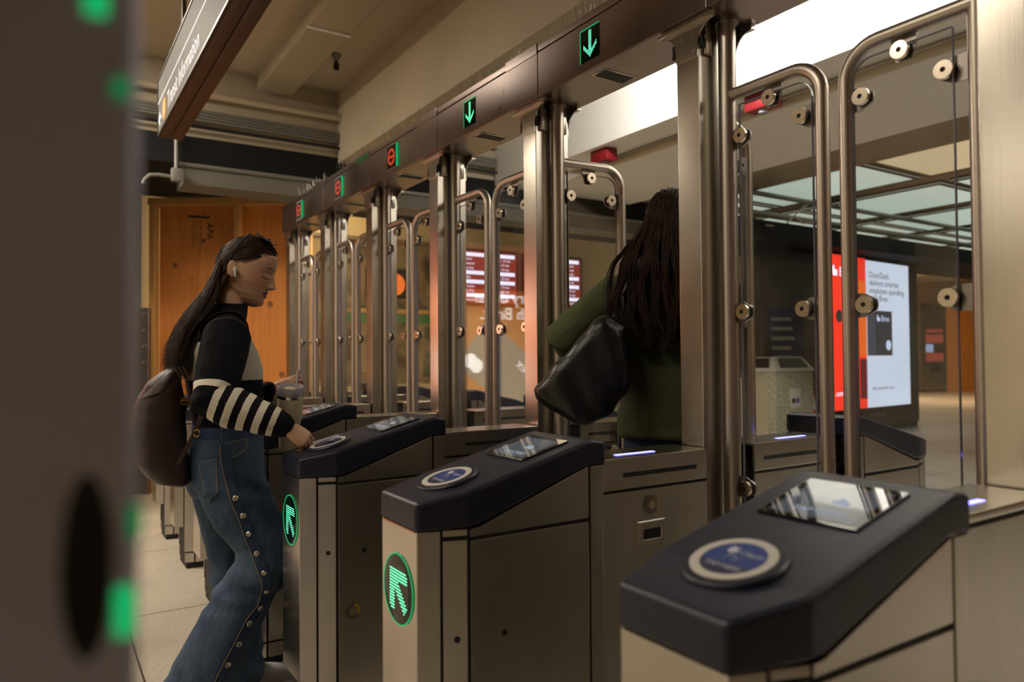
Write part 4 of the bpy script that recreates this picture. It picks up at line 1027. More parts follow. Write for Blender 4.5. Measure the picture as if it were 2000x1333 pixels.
def limb(b, pts, n=14):
    """pts: (centre, radius) or (centre, ru, rv) - a closed tapered limb with rounded ends"""
    P = [Vector(p[0]) for p in pts]
    rings = []; prev = None
    for i, p in enumerate(pts):
        d = (P[min(i + 1, len(P) - 1)] - P[max(i - 1, 0)]).normalized()
        a = (d.cross(Vector((0, 1, 0.01)))).normalized() if prev is None else (prev - d * prev.dot(d)).normalized()
        prev = a; c = d.cross(a)
        ru = p[1]; rv = p[2] if len(p) > 2 else p[1]
        if i == 0: rings.append(ell(P[0] - d * min(ru, rv) * 0.6, a, c, ru * 0.55, rv * 0.55, n))
        rings.append(ell(P[i], a, c, ru, rv, n))
        if i == len(pts) - 1: rings.append(ell(P[i] + d * min(ru, rv) * 0.6, a, c, ru * 0.55, rv * 0.55, n))
    b.loft(rings)
def rings_xy(b, rows, ax=X3, ay=Y3, n=24, p=0.9):
    """rows: (centre, rx, ry) stacked"""
    b.loft([ell(r[0], ax, ay, r[1], r[2], n, p) for r in rows])
def lerp_tab(tab, z):
    for (z0, a), (z1, c) in zip(tab, tab[1:]):
        if z <= z1:
            t = max(0.0, (z - z0) / (z1 - z0)); t = t * t * (3 - 2 * t) * 0.35 + t * 0.65
            return a + (c - a) * t
    return tab[-1][1]
HF = [(-.118, .055), (-.112, .074), (-.105, .083), (-.09, .0895), (-.07, .090), (-.05, .091), (-.03, .093), (-.01, .094), (.01, .096), (.03, .100), (.05, .101), (.07, .097), (.09, .084), (.105, .062), (.115, .037), (.12, .01)]
HB = [(-.118, .030), (-.105, .0), (-.09, -.030), (-.07, -.056), (-.05, -.072), (-.03, -.081), (0, -.088), (.05, -.087), (.07, -.079), (.09, -.062), (.105, -.040), (.115, -.016), (.12, 0)]
HW = [(-.118, .012), (-.112, .023), (-.105, .033), (-.09, .044), (-.07, .054), (-.05, .060), (-.03, .066), (-.01, .070), (.01, .073), (.03, .075), (.05, .074), (.07, .068), (.09, .055), (.105, .039), (.115, .021), (.12, .006)]
def gs(v, s): return math.exp(-(v / s) ** 2)
def face_dy(x, z):
    a = abs(x); d = 0.0
    if -0.052 < z < 0.018:
        t = (0.018 - z) / 0.052
        h = 0.004 + 0.024 * min(1, t) ** 1.1 if z > -0.034 else 0.028 * max(0, 1 - ((-0.034 - z) / 0.013) ** 1.5)
        d += h * gs(x, 0.0078 + 0.0072 * min(1, t) ** 2)
        if z < -0.024: d += 0.008 * gs(a - 0.0125, 0.006) * gs(z + 0.036, 0.008)
    d -= 0.0095 * gs(a - 0.030, 0.015) * gs(z - 0.006, 0.0105)
    d += 0.0075 * gs(a - 0.031, 0.0125) * gs(z - 0.002, 0.0075)
    d += 0.0030 * gs(a - 0.028, 0.02) * gs(z - 0.023, 0.007)
    d += 0.0070 * gs(x, 0.019) * gs(z + 0.0565, 0.0055) + 0.0072 * gs(x, 0.017) * gs(z + 0.0695, 0.006) - 0.0035 * gs(x, 0.02) * gs(z + 0.0628, 0.0022)
    d -= 0.0040 * gs(x, 0.02) * gs(z + 0.083, 0.006)
    d += 0.0050 * gs(x, 0.016) * gs(z + 0.100, 0.011)
    d += 0.0040 * gs(a - 0.044, 0.018) * gs(z + 0.022, 0.020)
    return d
def head_mesh(b, M, ears=True):
    rings = []
    nz, nt_ = 110, 120
    for i in range(nz):
        z = -0.1178 + 0.2376 * i / (nz - 1)
        f, bk, w = lerp_tab(HF, z), lerp_tab(HB, z), lerp_tab(HW, z)
        mid, half = (f + bk) / 2, (f - bk) / 2
        r = []
        for k in range(nt_):
            a = 2 * math.pi * k / nt_
            x = w * math.copysign(abs(math.sin(a)) ** 0.92, math.sin(a)); y = mid + half * math.copysign(abs(math.cos(a)) ** 0.95, math.cos(a))
            if math.cos(a) > 0: y += face_dy(x, z) * min(1, math.cos(a) * 2.5)
            r.append(M @ Vector((x, y, z)))
        rings.append(r)
    b.loft(rings)
    if ears:
        for s in (-1, 1):
            c = Vector((s * 0.0755, -0.022, -0.004)); u = Vector((s * 0.25, -0.9, 0.1)).normalized(); v = Vector((0, -0.12, 1)).normalized()
            R_ = []
            for t, k in ((-0.008, 0.5), (-0.004, 0.9), (0.001, 1.0), (0.005, 0.85), (0.007, 0.4)):
                R_.append(ell(M @ (c + Vector((s * t, -abs(t) * 0.6, 0))), M.to_3x3() @ u, M.to_3x3() @ v, 0.018 * k, 0.032 * k, 14))
            b.loft(R_)
def hand_mesh(b, W, d, l, curls, spread=1.0, thumb=(0.7, -0.55, -0.45), tcurl=25, scale=1.0):
    """W wrist, d towards the fingers, l towards the little finger; back of the hand is +n; curls in degrees"""
    d = Vector(d).normalized(); l = Vector(l); l = (l - d * l.dot(d)).normalized(); n = l.cross(d)
    if n.z < 0 and False: n = -n
    W = Vector(W); s = scale
    b.loft([ell(W + d * (t * s), l, n, ru * s, rv * s, 16, 0.85) for t, ru, rv in ((-0.03, .020, .016), (0.0, .026, .019), (0.03, .036, .017), (0.06, .042, .0155), (0.085, .041, .0135), (0.094, .034, .009))])
    for k, (off, ln, r) in enumerate(((-0.031, .074, .0088), (-0.0105, .082, .0090), (0.0105, .076, .0086), (0.030, .060, .0076))):
        c = curls[k]
        p = W + d * (0.082 * s) + l * (off * s); dd = d + l * (off * 2.0 * (spread - 1)); dd.normalize()
        pts = [(p - d * 0.015 * s, r * 1.05 * s), (p, r * 1.08 * s)]
        ang = 0
        for seg, bend in zip((.44, .31, .25), c):
            ang += bend
            q = (d * math.cos(math.radians(ang)) - n * math.sin(math.radians(ang))).normalized()
            p2 = p + q * (ln * seg * s)
            pts.append(((p + p2) / 2, r * 0.94 * s)); pts.append((p2, r * (0.98 if seg > 0.3 else 0.72) * s)); p = p2; r *= 0.93
        limb(b, pts, 10)
    t0 = W + d * (0.022 * s) - l * (0.024 * s) - n * 0.004
    td = (d * thumb[0] + l * thumb[1] + n * thumb[2]).normalized()
    p1 = t0 + td * 0.040 * s
    td2 = (td + (d * 0.6 + l * 0.5) * math.tan(math.radians(tcurl))).normalized(); p2 = p1 + td2 * 0.030 * s; p3 = p2 + (td2 + l * 0.3).normalized() * 0.022 * s
    limb(b, [(t0, .0135 * s), ((t0 + p1) / 2, .0115 * s), (p1, .0105 * s), (p2, .0098 * s), (p3, .0072 * s)], 10)
    return n
def tint_body(o, Mi, skin, lips=True):
    me = o.data
    a = me.attributes.new('tint', 'FLOAT_COLOR', 'POINT')
    s = Vector(skin); lip = Vector((0.34, 0.045, 0.045)); brow = Vector((0.035, 0.018, 0.010)); blush = Vector((0.52, 0.20, 0.13))
    buf = []
    for v in me.vertices:
        p = Mi @ v.co; c = s.copy()
        if p.y > 0.03 and abs(p.x) < 0.08 and abs(p.z) < 0.13:
            ax = abs(p.x)
            k = 0.5 * gs(ax - 0.045, 0.022) * gs(p.z + 0.022, 0.022) + 0.30 * gs(p.x, 0.016) * gs(p.z + 0.03, 0.012)
            c = c.lerp(blush, k)
            w = 0.0145 * max(0, 1 - (ax / 0.0265) ** 2)
            if abs(p.z + 0.0628) < w and lips: c = c.lerp(lip, 0.9)
            if abs(p.z + 0.0630) < 0.0016 and ax < 0.024: c = c.lerp(brow, 0.7)
            bz = 0.0255 + 0.006 * math.sin(min(1, max(0, (ax - 0.012) / 0.038)) * 2.6)
            if 0.012 < ax < 0.052 and abs(p.z - bz) < 0.0044 * (1 - max(0, ax - 0.03) / 0.03): c = c.lerp(brow, 0.85)
            lz = -0.0045 - 0.0035 * (1 - ((ax - 0.031) / 0.017) ** 2)
            if 0.015 < ax < 0.049 and abs(p.z - lz) < 0.0029: c = c.lerp(brow, 0.92)
            if 0.016 < ax < 0.047 and 0 < p.z - lz < 0.012: c = c.lerp(Vector((0.30, 0.15, 0.09)), 0.45)
            if gs(ax - 0.0085, 0.0035) * gs(p.z + 0.0415, 0.003) > 0.45: c = c.lerp(brow, 0.8)
        buf += [c.x, c.y, c.z, 1.0]
    a.data.foreach_set('color', buf)
def strands(name, mat, parent, paths, r0, rnd, n=5, extra=None):
    b = B()
    t = bmesh.new()
    for path in paths:
        rr = r0 * rnd.uniform(0.7, 1.2); prev = None; rings = []
        for i, p in enumerate(path):
            d = (path[min(i + 1, len(path) - 1)] - path[max(i - 1, 0)]).normalized()
            a = (d.cross(Vector((0.3, 0.2, 1)))).normalized() if prev is None else (prev - d * prev.dot(d)).normalized()
            prev = a; c = d.cross(a); f = i / (len(path) - 1); r = rr * (1 - 0.75 * f ** 2)
            rings.append([t.verts.new(p + a * (r * math.cos(2 * math.pi * k / n)) + c * (r * math.sin(2 * math.pi * k / n))) for k in range(n)])
        for i in range(len(rings) - 1):
            for k in range(n): t.faces.new((rings[i][k], rings[i][(k + 1) % n], rings[i + 1][(k + 1) % n], rings[i + 1][k]))
    b._take(t)
    if extra: extra(b)
    o = b.build(name, mat, parent, sharp=180)
    return tag(o, kind='stuff')
def cat_path(ctrl, n):
    """Catmull-Rom through ctrl"""
    P = [ctrl[0]] + list(ctrl) + [ctrl[-1]]; out = []
    m = len(ctrl) - 1
    for q in range(n):
        u = q / (n - 1) * m; i = min(int(u), m - 1); t = u - i
        a, b, c, d = P[i], P[i + 1], P[i + 2], P[i + 3]
        out.append(0.5 * ((2 * b) + (c - a) * t + (2 * a - 5 * b + 4 * c - d) * t * t + (3 * b - a - 3 * c + d) * t ** 3))
    return out
def skull(M, v, k=1.0):
    v = Vector(v).normalized(); return M @ Vector((v.x * 0.079 * k, 0.004 + v.y * 0.099 * k, 0.012 + v.z * 0.113 * k))
def to_local(o, loc):
    o.data.transform(Matrix.Translation(-Vector(loc)))

# ---- person in the striped sweater
PL = Vector((-1.36, -1.02, 0))
p1 = thing('person', 'person in striped sweater and blue jeans tapping a card at the reader', 'person', PL)
yaw, pit = math.radians(28), math.radians(15)
hh = Vector((math.sin(yaw), math.cos(yaw), 0)); rr_ = Vector((math.cos(yaw), -math.sin(yaw), 0))
ff = hh * math.cos(pit) - Z3 * math.sin(pit); uu = hh * math.sin(pit) + Z3 * math.cos(pit)
HM = Matrix(((rr_.x, ff.x, uu.x, -1.358), (rr_.y, ff.y, uu.y, -0.956), (rr_.z, ff.z, uu.z, 1.579), (0, 0, 0, 1))) @ Matrix.Diagonal((1.02, 1.02, 1.02, 1))
b = B()
head_mesh(b, HM)
limb(b, [(HM @ Vector((0, -0.015, -0.03)), .050, .052), (HM @ Vector((0, -0.022, -0.085)), .050, .052), (Vector((-1.36, -1.012, 1.43)), .050, .052), (Vector((-1.36, -1.025, 1.36)), .075, .06)], 20)
rings_xy(b, [(Vector((-1.36, -1.03, 0.86)), .12, .085), (Vector((-1.36, -1.02, 1.0)), .11, .075), (Vector((-1.36, -1.02, 1.2)), .13, .085), (Vector((-1.36, -1.03, 1.34)), .145, .07), (Vector((-1.36, -1.025, 1.40)), .07, .05)])
SH, EL, WR = Vector((-1.185, -1.055, 1.335)), Vector((-1.085, -1.120, 1.125)), Vector((-1.000, -0.912, 1.037))
limb(b, [(Vector((-1.25, -1.04, 1.345)), .045), (SH, .045), ((SH + EL) / 2, .040), (EL, .036), ((EL + WR) / 2, .034), (WR, .025)])
LS, LE, LW = Vector((-1.535, -1.05, 1.335)), Vector((-1.570, -0.99, 1.080)), Vector((-1.455, -0.836, 1.132))
limb(b, [(Vector((-1.46, -1.04, 1.345)), .045), (LS, .045), ((LS + LE) / 2, .040), (LE, .036), ((LE + LW) / 2, .034), (LW, .025)])
RK, RA = Vector((-1.23, -0.93, 0.53)), Vector((-1.24, -1.15, 0.09))
LK, LA = Vector((-1.475, -0.965, 0.50)), Vector((-1.475, -0.955, 0.09))
limb(b, [(Vector((-1.28, -1.03, 0.86)), .075), (RK, .05), ((RK + RA) / 2, .048), (RA, .035), (RA + Vector((0, 0.03, -0.03)), .035)])
limb(b, [(Vector((-1.44, -1.03, 0.86)), .075), (LK, .05), ((LK + LA) / 2, .048), (LA, .035), (LA + Vector((0, 0.03, -0.03)), .035)])
hand_mesh(b, WR + Vector((0.004, 0.006, -0.002)), (0.25, 0.72, -0.62), (0.45, -0.62, -0.55), [(30, 48, 32), (38, 50, 32), (44, 52, 34), (50, 52, 34)], thumb=(0.85, -0.05, -0.70), tcurl=10, scale=0.86)
hand_mesh(b, LW, (0.55, 0.72, 0.12), (0.25, -0.05, -0.95), [(40, 55, 35), (45, 60, 40), (48, 62, 40), (50, 62, 40)], thumb=(0.95, -0.35, -0.15), tcurl=5)
body = remeshed('body', b, 0.0026, 0.5, 'skin', p1, 2)
tint_body(body, HM.inverted(), (0.60, 0.35, 0.215)); to_local(body, PL)

# sweater
b = B()
rings_xy(b, [(Vector((-1.36, -1.008, 0.992)), .152, .108), (Vector((-1.36, -1.010, 1.00)), .160, .117), (Vector((-1.36, -1.015, 1.06)), .166, .123), (Vector((-1.36, -1.026, 1.14)), .170, .124), (Vector((-1.36, -1.032, 1.22)), .178, .130), (Vector((-1.36, -1.042, 1.28)), .183, .122),
             (Vector((-1.36, -1.050, 1.34)), .180, .098), (Vector((-1.36, -1.046, 1.38)), .148, .078), (Vector((-1.36, -1.026, 1.415)), .100, .072), (Vector((-1.36, -1.012, 1.44)), .066, .062), (Vector((-1.36, -1.006, 1.458)), .060, .058)], n=32)
A1 = [(Vector((-1.245, -1.045, 1.345)), .068), (SH, .080), (SH.lerp(EL, 0.35), .078), (SH.lerp(EL, 0.7), .074), (EL, .074), (EL.lerp(WR, 0.25), .070), (EL.lerp(WR, 0.55), .060), (EL.lerp(WR, 0.82), .051), (WR + (WR - EL).normalized() * -0.012, .043), (WR + (WR - EL).normalized() * 0.004, .040)]
limb(b, A1, 20)
A2 = [(Vector((-1.475, -1.045, 1.345)), .068), (LS, .076), (LS.lerp(LE, 0.5), .066), (LE, .064), (LE.lerp(LW, 0.5), .056), (LE.lerp(LW, 0.85), .043), (LW, .041)]
limb(b, A2, 18)
def fold(co):
    e = (co - EL).length
    w = 0.0035 * mnoise.noise(co * 11) + 0.0020 * mnoise.noise(co * 26)
    return w + 0.004 * math.exp(-(e / 0.09) ** 2) * math.sin((co.z + co.y) * 95)
sw = remeshed('sweater', b, 0.0048, 0.5, 'striped_knit', p1, 4, fold)
def arm_t(p, S, E_, W_):
    """(distance to arm, arc length from the elbow, negative above)"""
    best = (9, 0)
    for P0, P1, base in ((S, E_, -(E_ - S).length), (E_, W_, 0.0)):
        d = P1 - P0; t = max(0, min(1.12 if base == 0.0 else 1, (p - P0).dot(d) / d.dot(d))); q = P0 + d * t
        r = (p - q).length
        if r < best[0]: best = (r, base + t * d.length)
    return best
at = sw.data.attributes.new('band', 'FLOAT', 'POINT')
vals = []
for v in sw.data.vertices:
    p = v.co
    r, t = arm_t(p, SH, EL, WR); r2, t2 = arm_t(p, LS, LE, LW)
    if r < 0.088 and p.x > -1.21 + 0.35 * max(0, t + 0.12):
        u = t + 0.040
        per = 0.047
        if u < 0: f = max(-0.03, u)
        elif t > 0.212: f = 0.212 - t
        else:
            q = (u % per) / per; f = (0.25 - abs(q - 0.25)) * per if q < 0.5 else -(0.25 - abs(q - 0.75)) * per
    elif r2 < 0.080 and p.x < -1.50:
        u = t2 + 0.04; q = (u % 0.047) / 0.047
        f = -0.02 if u < 0 or t2 > 0.12 else ((0.25 - abs(q - 0.25)) * 0.047 if q < 0.5 else -(0.25 - abs(q - 0.75)) * 0.047)
    else:
        up = 1.328 + 0.10 * (p.y + 1.02) if p.y > -1.02 else 1.345 + 0.25 * (p.y + 1.02)
        lo = 1.184
        f = min(up - p.z, p.z - lo)
    vals.append(f)
at.data.foreach_set('value', vals); to_local(sw, PL)

# jeans
b = B()
rings_xy(b, [(Vector((-1.36, -1.010, 1.028)), .146, .106), (Vector((-1.36, -1.012, 1.02)), .154, .114), (Vector((-1.36, -1.020, 0.96)), .166, .122), (Vector((-1.36, -1.028, 0.88)), .180, .130), (Vector((-1.36, -1.030, 0.82)), .182, .126), (Vector((-1.36, -1.025, 0.77)), .165, .11)], n=32)
limb(b, [(Vector((-1.265, -1.025, 0.83)), .090, .118), (Vector((-1.255, -0.985, 0.72)), .092, .110), (Vector((-1.235, -0.925, 0.61)), .088, .096), (Vector((-1.230, -0.930, 0.52)), .088, .094), (Vector((-1.235, -0.985, 0.44)), .090, .098), (Vector((-1.240, -1.040, 0.33)), .094, .104), (Vector((-1.245, -1.105, 0.20)), .100, .112), (Vector((-1.25, -1.150, 0.09)), .106, .120), (Vector((-1.25, -1.165, 0.055)), .106, .120)], 24)
limb(b, [(Vector((-1.455, -1.025, 0.83)), .088, .112), (Vector((-1.470, -1.005, 0.70)), .088, .100), (Vector((-1.480, -0.975, 0.52)), .085, .086), (Vector((-1.480, -0.965, 0.36)), .088, .084), (Vector((-1.480, -0.955, 0.20)), .094, .086), (Vector((-1.480, -0.950, 0.085)), .100, .090), (Vector((-1.480, -0.948, 0.055)), .100, .090)], 24)
def wrinkle(co):
    w = 0.004 * mnoise.noise(Vector((co.x * 5, co.y * 8, co.z * 5))) + 0.002 * mnoise.noise(Vector((co.x * 12, co.y * 20, co.z * 14)))
    k = math.exp(-((co.z - 0.46) / 0.07) ** 2) + 0.8 * math.exp(-((co.z - 0.80) / 0.05) ** 2) + 0.6 * math.exp(-((co.z - 0.14) / 0.08) ** 2)
    return w + 0.006 * k * math.sin(70 * co.z + 40 * co.y + 3 * mnoise.noise(co * 6))
je = remeshed('jeans', b, 0.0055, 0.5, 'blue_denim', p1, 4, wrinkle); to_local(je, PL)
def near(o, start, direction):
    """surface point of mesh o (local to the person) hit from start along direction"""
    ok, loc, nor, _i = o.ray_cast(Vector(start) - PL, Vector(direction))
    return (loc + PL, nor) if ok else (None, None)
bpy.context.view_layer.update()
# snap placket down the outer side of the right leg
line = [(-1.058, 0.965), (-1.055, 0.90), (-1.045, 0.85), (-1.032, 0.787), (-1.008, 0.725), (-0.989, 0.662), (-0.964, 0.593), (-0.944, 0.526), (-0.933, 0.470), (-0.950, 0.415), (-0.992, 0.364), (-1.025, 0.303), (-1.060, 0.242), (-1.085, 0.194), (-1.115, 0.13)]
line = [(p.y, p.z) for p in cat_path([Vector((0, y, z)) for y, z in line], 46)]
pts = []
for y, z in line:
    p, n_ = near(je, (-0.9, y, z), (-1, 0, 0))
    if p: pts.append((p, n_))
b = B()
L_, R_ = [], []
for i, (p, n_) in enumerate(pts):
    d = (pts[min(i + 1, len(pts) - 1)][0] - pts[max(i - 1, 0)][0]).normalized(); s_ = n_.cross(d).normalized()
    q = []
    for k in (-1, -0.5, 0.5, 1):
        pp, nn = near(je, Vector((-0.9, p.y, p.z)) + Vector((0, s_.y, s_.z)) * 0.017 * k, (-1, 0, 0)); pp = pp or p
        q.append(pp + X3 * 0.0035)
    L_.append(q)
t = bmesh.new()
V_ = [[t.verts.new(c) for c in q] for q in L_]; V2 = [[t.verts.new(c - X3 * 0.006) for c in q] for q in L_]
for i in range(len(V_) - 1):
    for k in range(3): t.faces.new((V_[i][k], V_[i][k + 1], V_[i + 1][k + 1], V_[i + 1][k])); t.faces.new((V2[i][k], V2[i + 1][k], V2[i + 1][k + 1], V2[i][k + 1]))
    for k in (0, 3): t.faces.new((V_[i][k], V_[i + 1][k], V2[i + 1][k], V2[i][k]))
for i in (0, len(V_) - 1): t.faces.new([V_[i][0], V_[i][1], V_[i][2], V_[i][3], V2[i][3], V2[i][2], V2[i][1], V2[i][0]])
b._take(t); pk = b.build('side_placket', 'denim_band', je, sharp=60); to_local(pk, PL)
b = B(); b.tube([q[0] + X3 * 0.0015 for q in L_], 0.0013, 6); st = b.build('piping', 'thread_tan', je); to_local(st, PL)
for z in (0.787, 0.725, 0.662, 0.593, 0.526, 0.462, 0.408, 0.364, 0.303, 0.242, 0.185):
    for (y0, z0), (y1, z1) in zip(line, line[1:]):
        if z1 <= z <= z0: y = y0 + (y1 - y0) * (z - z0) / (z1 - z0)
    p, n_ = near(je, (-0.9, y, z), (-1, 0, 0))
    u = n_.cross(Z3).normalized()
    b = B(); b.lathe([(0.0098, 0.001), (0.0098, 0.004), (0.0075, 0.0062), (0.004, 0.0055), (0, 0.0052)], fr(p + n_ * 0.001, u, n_.cross(u), n_), 18); o = b.build('snap_button', 'snap_metal', je); to_local(o, PL)
# pockets, waistband and belt loop
def patch(name, outline, lift, mat, dirv=(-1, 0, 0), sx=-0.85, stitch=None):
    """a cloth patch laid on the jeans; outline in (y, z) seen from the right side"""
    t = bmesh.new(); N_ = 8
    (a, b0), (c, d0), (e, f0), (g, h0) = outline
    V_ = []
    for i in range(N_ + 1):
        row = []
        for j in range(N_ + 1):
            u, w = i / N_, j / N_
            y = (a * (1 - u) + c * u) * (1 - w) + (g * (1 - u) + e * u) * w; z = (b0 * (1 - u) + d0 * u) * (1 - w) + (h0 * (1 - u) + f0 * u) * w
            p, n_ = near(je, Vector((-1.16, y, z)) - Vector(dirv).normalized() * 0.3, dirv)
            if p is None: p = Vector((-1.25, y, z)); n_ = X3
            row.append((p + n_ * lift, p - n_ * 0.002))
        V_.append(row)
    F_ = [[t.verts.new(q[0]) for q in r] for r in V_]; K_ = [[t.verts.new(q[1]) for q in r] for r in V_]
    for i in range(N_):
        for j in range(N_):
            t.faces.new((F_[i][j], F_[i + 1][j], F_[i + 1][j + 1], F_[i][j + 1])); t.faces.new((K_[i][j], K_[i][j + 1], K_[i + 1][j + 1], K_[i + 1][j]))
    for i in range(N_):
        for j in (0, N_): t.faces.new((F_[i][j], F_[i + 1][j], K_[i + 1][j], K_[i][j])); t.faces.new((F_[j][i], F_[j][i + 1], K_[j][i + 1], K_[j][i]))
    b = B(); b._take(t); o = b.build(name, mat, je, sharp=60); to_local(o, PL)
    edge = [V_[0][j][0] for j in range(N_ + 1)] + [V_[i][N_][0] for i in range(1, N_ + 1)] + [V_[N_][j][0] for j in range(N_ - 1, -1, -1)] + ([V_[i][0][0] for i in range(N_ - 1, -1, -1)])
    cen = sum(edge, Vector()) / len(edge)
    b = B(); b.tube([q.lerp(cen, 0.05) for q in edge], 0.0012, 5); s_ = b.build('stitching', 'thread_tan', o)
    to_local(s_, PL)
    return o
patch('back_pocket', [(-1.188, 0.905), (-1.108, 0.925), (-1.098, 0.81), (-1.138, 0.770)], 0.0028, 'blue_denim', (-0.85, 0.5, 0), -0.95)
patch('front_pocket', [(-1.045, 0.975), (-0.985, 0.985), (-0.990, 0.945), (-1.045, 0.915)], 0.0022, 'blue_denim')
b = B()
ring = lambda z, k: ell(Vector((-1.36, -1.014, z)), X3, Y3, .158 * k, .118 * k, 40, 0.9)
b.loft([ring(0.985, 0.97), ring(0.985, 1.035), ring(1.022, 1.02), ring(1.022, 0.95)], cap=False); o = b.build('waistband', 'denim_band', je, sharp=60); to_local(o, PL)
for a in (-25, -70, 25):
    c = Vector((-1.36 + .163 * math.cos(math.radians(a)), -1.014 + .123 * math.sin(math.radians(a)), 0))
    u = Vector((-math.sin(math.radians(a)), math.cos(math.radians(a)), 0)); n_ = Vector((u.y, -u.x, 0))
    b = B(); b.prism([(-0.007, 0.975), (0.007, 0.975), (0.007, 1.03), (-0.007, 1.03)], fr(c - n_ * 0.003, u, Z3, n_), 0.007, 0.002, 1); o = b.build('belt_loop', 'blue_denim', je); to_local(o, PL)
for nm, c, a in (('left', Vector((-1.475, -0.865, 0)), 0), ('right', Vector((-1.245, -1.085, 0)), 0)):
    b = B(); b.loft([ell(c + Vector((0, y, zc)), X3, Z3, rx, rz, 16, 0.8) for y, zc, rx, rz in ((-.13, .045, .025, .035), (-.11, .048, .036, .045), (-.05, .05, .040, .048), (0.03, .042, .044, .040), (.09, .034, .042, .032), (.125, .028, .030, .024), (.135, .026, .012, .012))])
    o = b.build('shoe', 'shoe_white', p1); to_local(o, PL)
    b = B(); b.loft([ell(c + Vector((0, y, 0.0)), X3, Y3, .001, .001, 4) for y in (0,)] * 0 + [[c + Vector((x * k, y, z)) for x, y in ((-.034, -.135), (.034, -.135), (.046, 0.0), (.046, .08), (.03, .135), (-.03, .135), (-.046, .08), (-.046, 0.0))] for z, k in ((0.0, 1.0), (0.018, 1.02))]); q = b.build('sole', 'white_plastic', o); to_local(q, PL)

# hair, swept back and hanging down the back
rnd = random.Random(11)
paths = []
tip0 = Vector((-1.36, -1.200, 1.245))
for i in range(2100):
    while True:
        v = Vector((rnd.uniform(-1, 1), rnd.uniform(-1, 1), rnd.uniform(-0.45, 1))).normalized()
        hl = 0.50 - 0.06 * abs(v.x)                     # hair line
        if v.y < 0.02 and v.z > -0.5 + 0.3 * max(0, v.y + 0.4) and not (abs(v.x) > 0.6 and v.y > -0.5 and v.z < 0.2): break
        if v.y >= 0.02 and v.z > hl * (0.25 + 0.75 * min(1, v.y * 1.45)): break
    back = Vector((v.x * 0.85 + rnd.uniform(-.1, .1), -0.90, -0.12 + rnd.uniform(-0.25, 0.15)))
    k = 1.03 + rnd.uniform(0, 0.045)
    side = abs(v.x) > 0.6
    c = [skull(HM, v, 0.98), skull(HM, v.lerp(back, 0.08) + Vector((0, 0, 0.01)), 1.025), skull(HM, v.lerp(back, 0.3) + Vector((0, 0, 0.06)), k), skull(HM, v.lerp(back, 0.65) + Vector((0, 0, 0.06)), k + 0.01), skull(HM, back, k + 0.02)]
    sx = v.x * 0.078 + rnd.uniform(-0.04, 0.04)
    dep = rnd.uniform(0, 0.05)
    drop = rnd.choice((1.0, 1.0, 1.0, 0.8, 0.6))
    tip = tip0 + Vector((sx * 1.25 + 0.015, rnd.uniform(-0.03, 0.035), rnd.uniform(-0.05, 0.06)))
    m1 = Vector((-1.36 + sx, -1.072 - dep * 0.8, 1.47 + rnd.uniform(-0.02, 0.02))); m2 = Vector((-1.355 + sx * 1.15, -1.150 - dep * 0.8, 1.36))
    c += [m1, m2, m2.lerp(tip, drop)] if drop < 1 else [m1, m2, tip]
    paths.append(cat_path(c, 20))
for i in range(60):    # loose locks beside the ear and behind the shoulder
    s = 1 if i % 3 else -1
    v = Vector((s * 0.9, rnd.uniform(-0.35, 0.15), rnd.uniform(0.2, 0.6)))
    c = [skull(HM, v, 1.02), skull(HM, Vector((s * 1.0, -0.35, 0.15)), 1.08), skull(HM, Vector((s * 0.9, -0.6, -0.35)), 1.10), Vector((-1.36 + s * 0.085, -1.075, 1.43)), Vector((-1.36 + s * 0.095, -1.145, 1.34)), Vector((-1.36 + s * 0.085 + rnd.uniform(-.02, .02), -1.185, 1.26 + rnd.uniform(-0.03, 0.05)))]
    paths.append(cat_path(c, 18))
def undercap(b):
    t = bmesh.new(); bmesh.ops.create_icosphere(t, subdivisions=6, radius=1)
    kill = []
    for f in t.faces:
        v = f.calc_center_median().normalized()
        keep = (v.y < 0.0 and v.z > -0.45 + 0.3 * max(0, v.y + 0.4) and not (abs(v.x) > 0.6 and v.y > -0.55 and v.z < 0.16)) or (v.y >= 0.0 and v.z > (0.53 - 0.06 * abs(v.x)) * (0.25 + 0.75 * min(1, v.y * 1.45)))
        if not keep: kill.append(f)
    bmesh.ops.delete(t, geom=kill, context='FACES')
    for v in t.verts: v.co = skull(HM, v.co, 1.035)
    b._take(t)
    b.loft([ell(c, X3, Vector((0, 0.95, 0.3)), rx, ry, 16) for c, rx, ry in ((Vector((-1.36, -1.03, 1.56)), .055, .025), (Vector((-1.36, -1.08, 1.47)), .055, .018), (Vector((-1.355, -1.155, 1.36)), .062, .022), (Vector((-1.35, -1.185, 1.29)), .06, .014), (Vector((-1.345, -1.195, 1.255)), .04, .008))])
hair = strands('hair', 'brown_hair', p1, paths, 0.0014, rnd, 4, undercap); to_local(hair, PL)

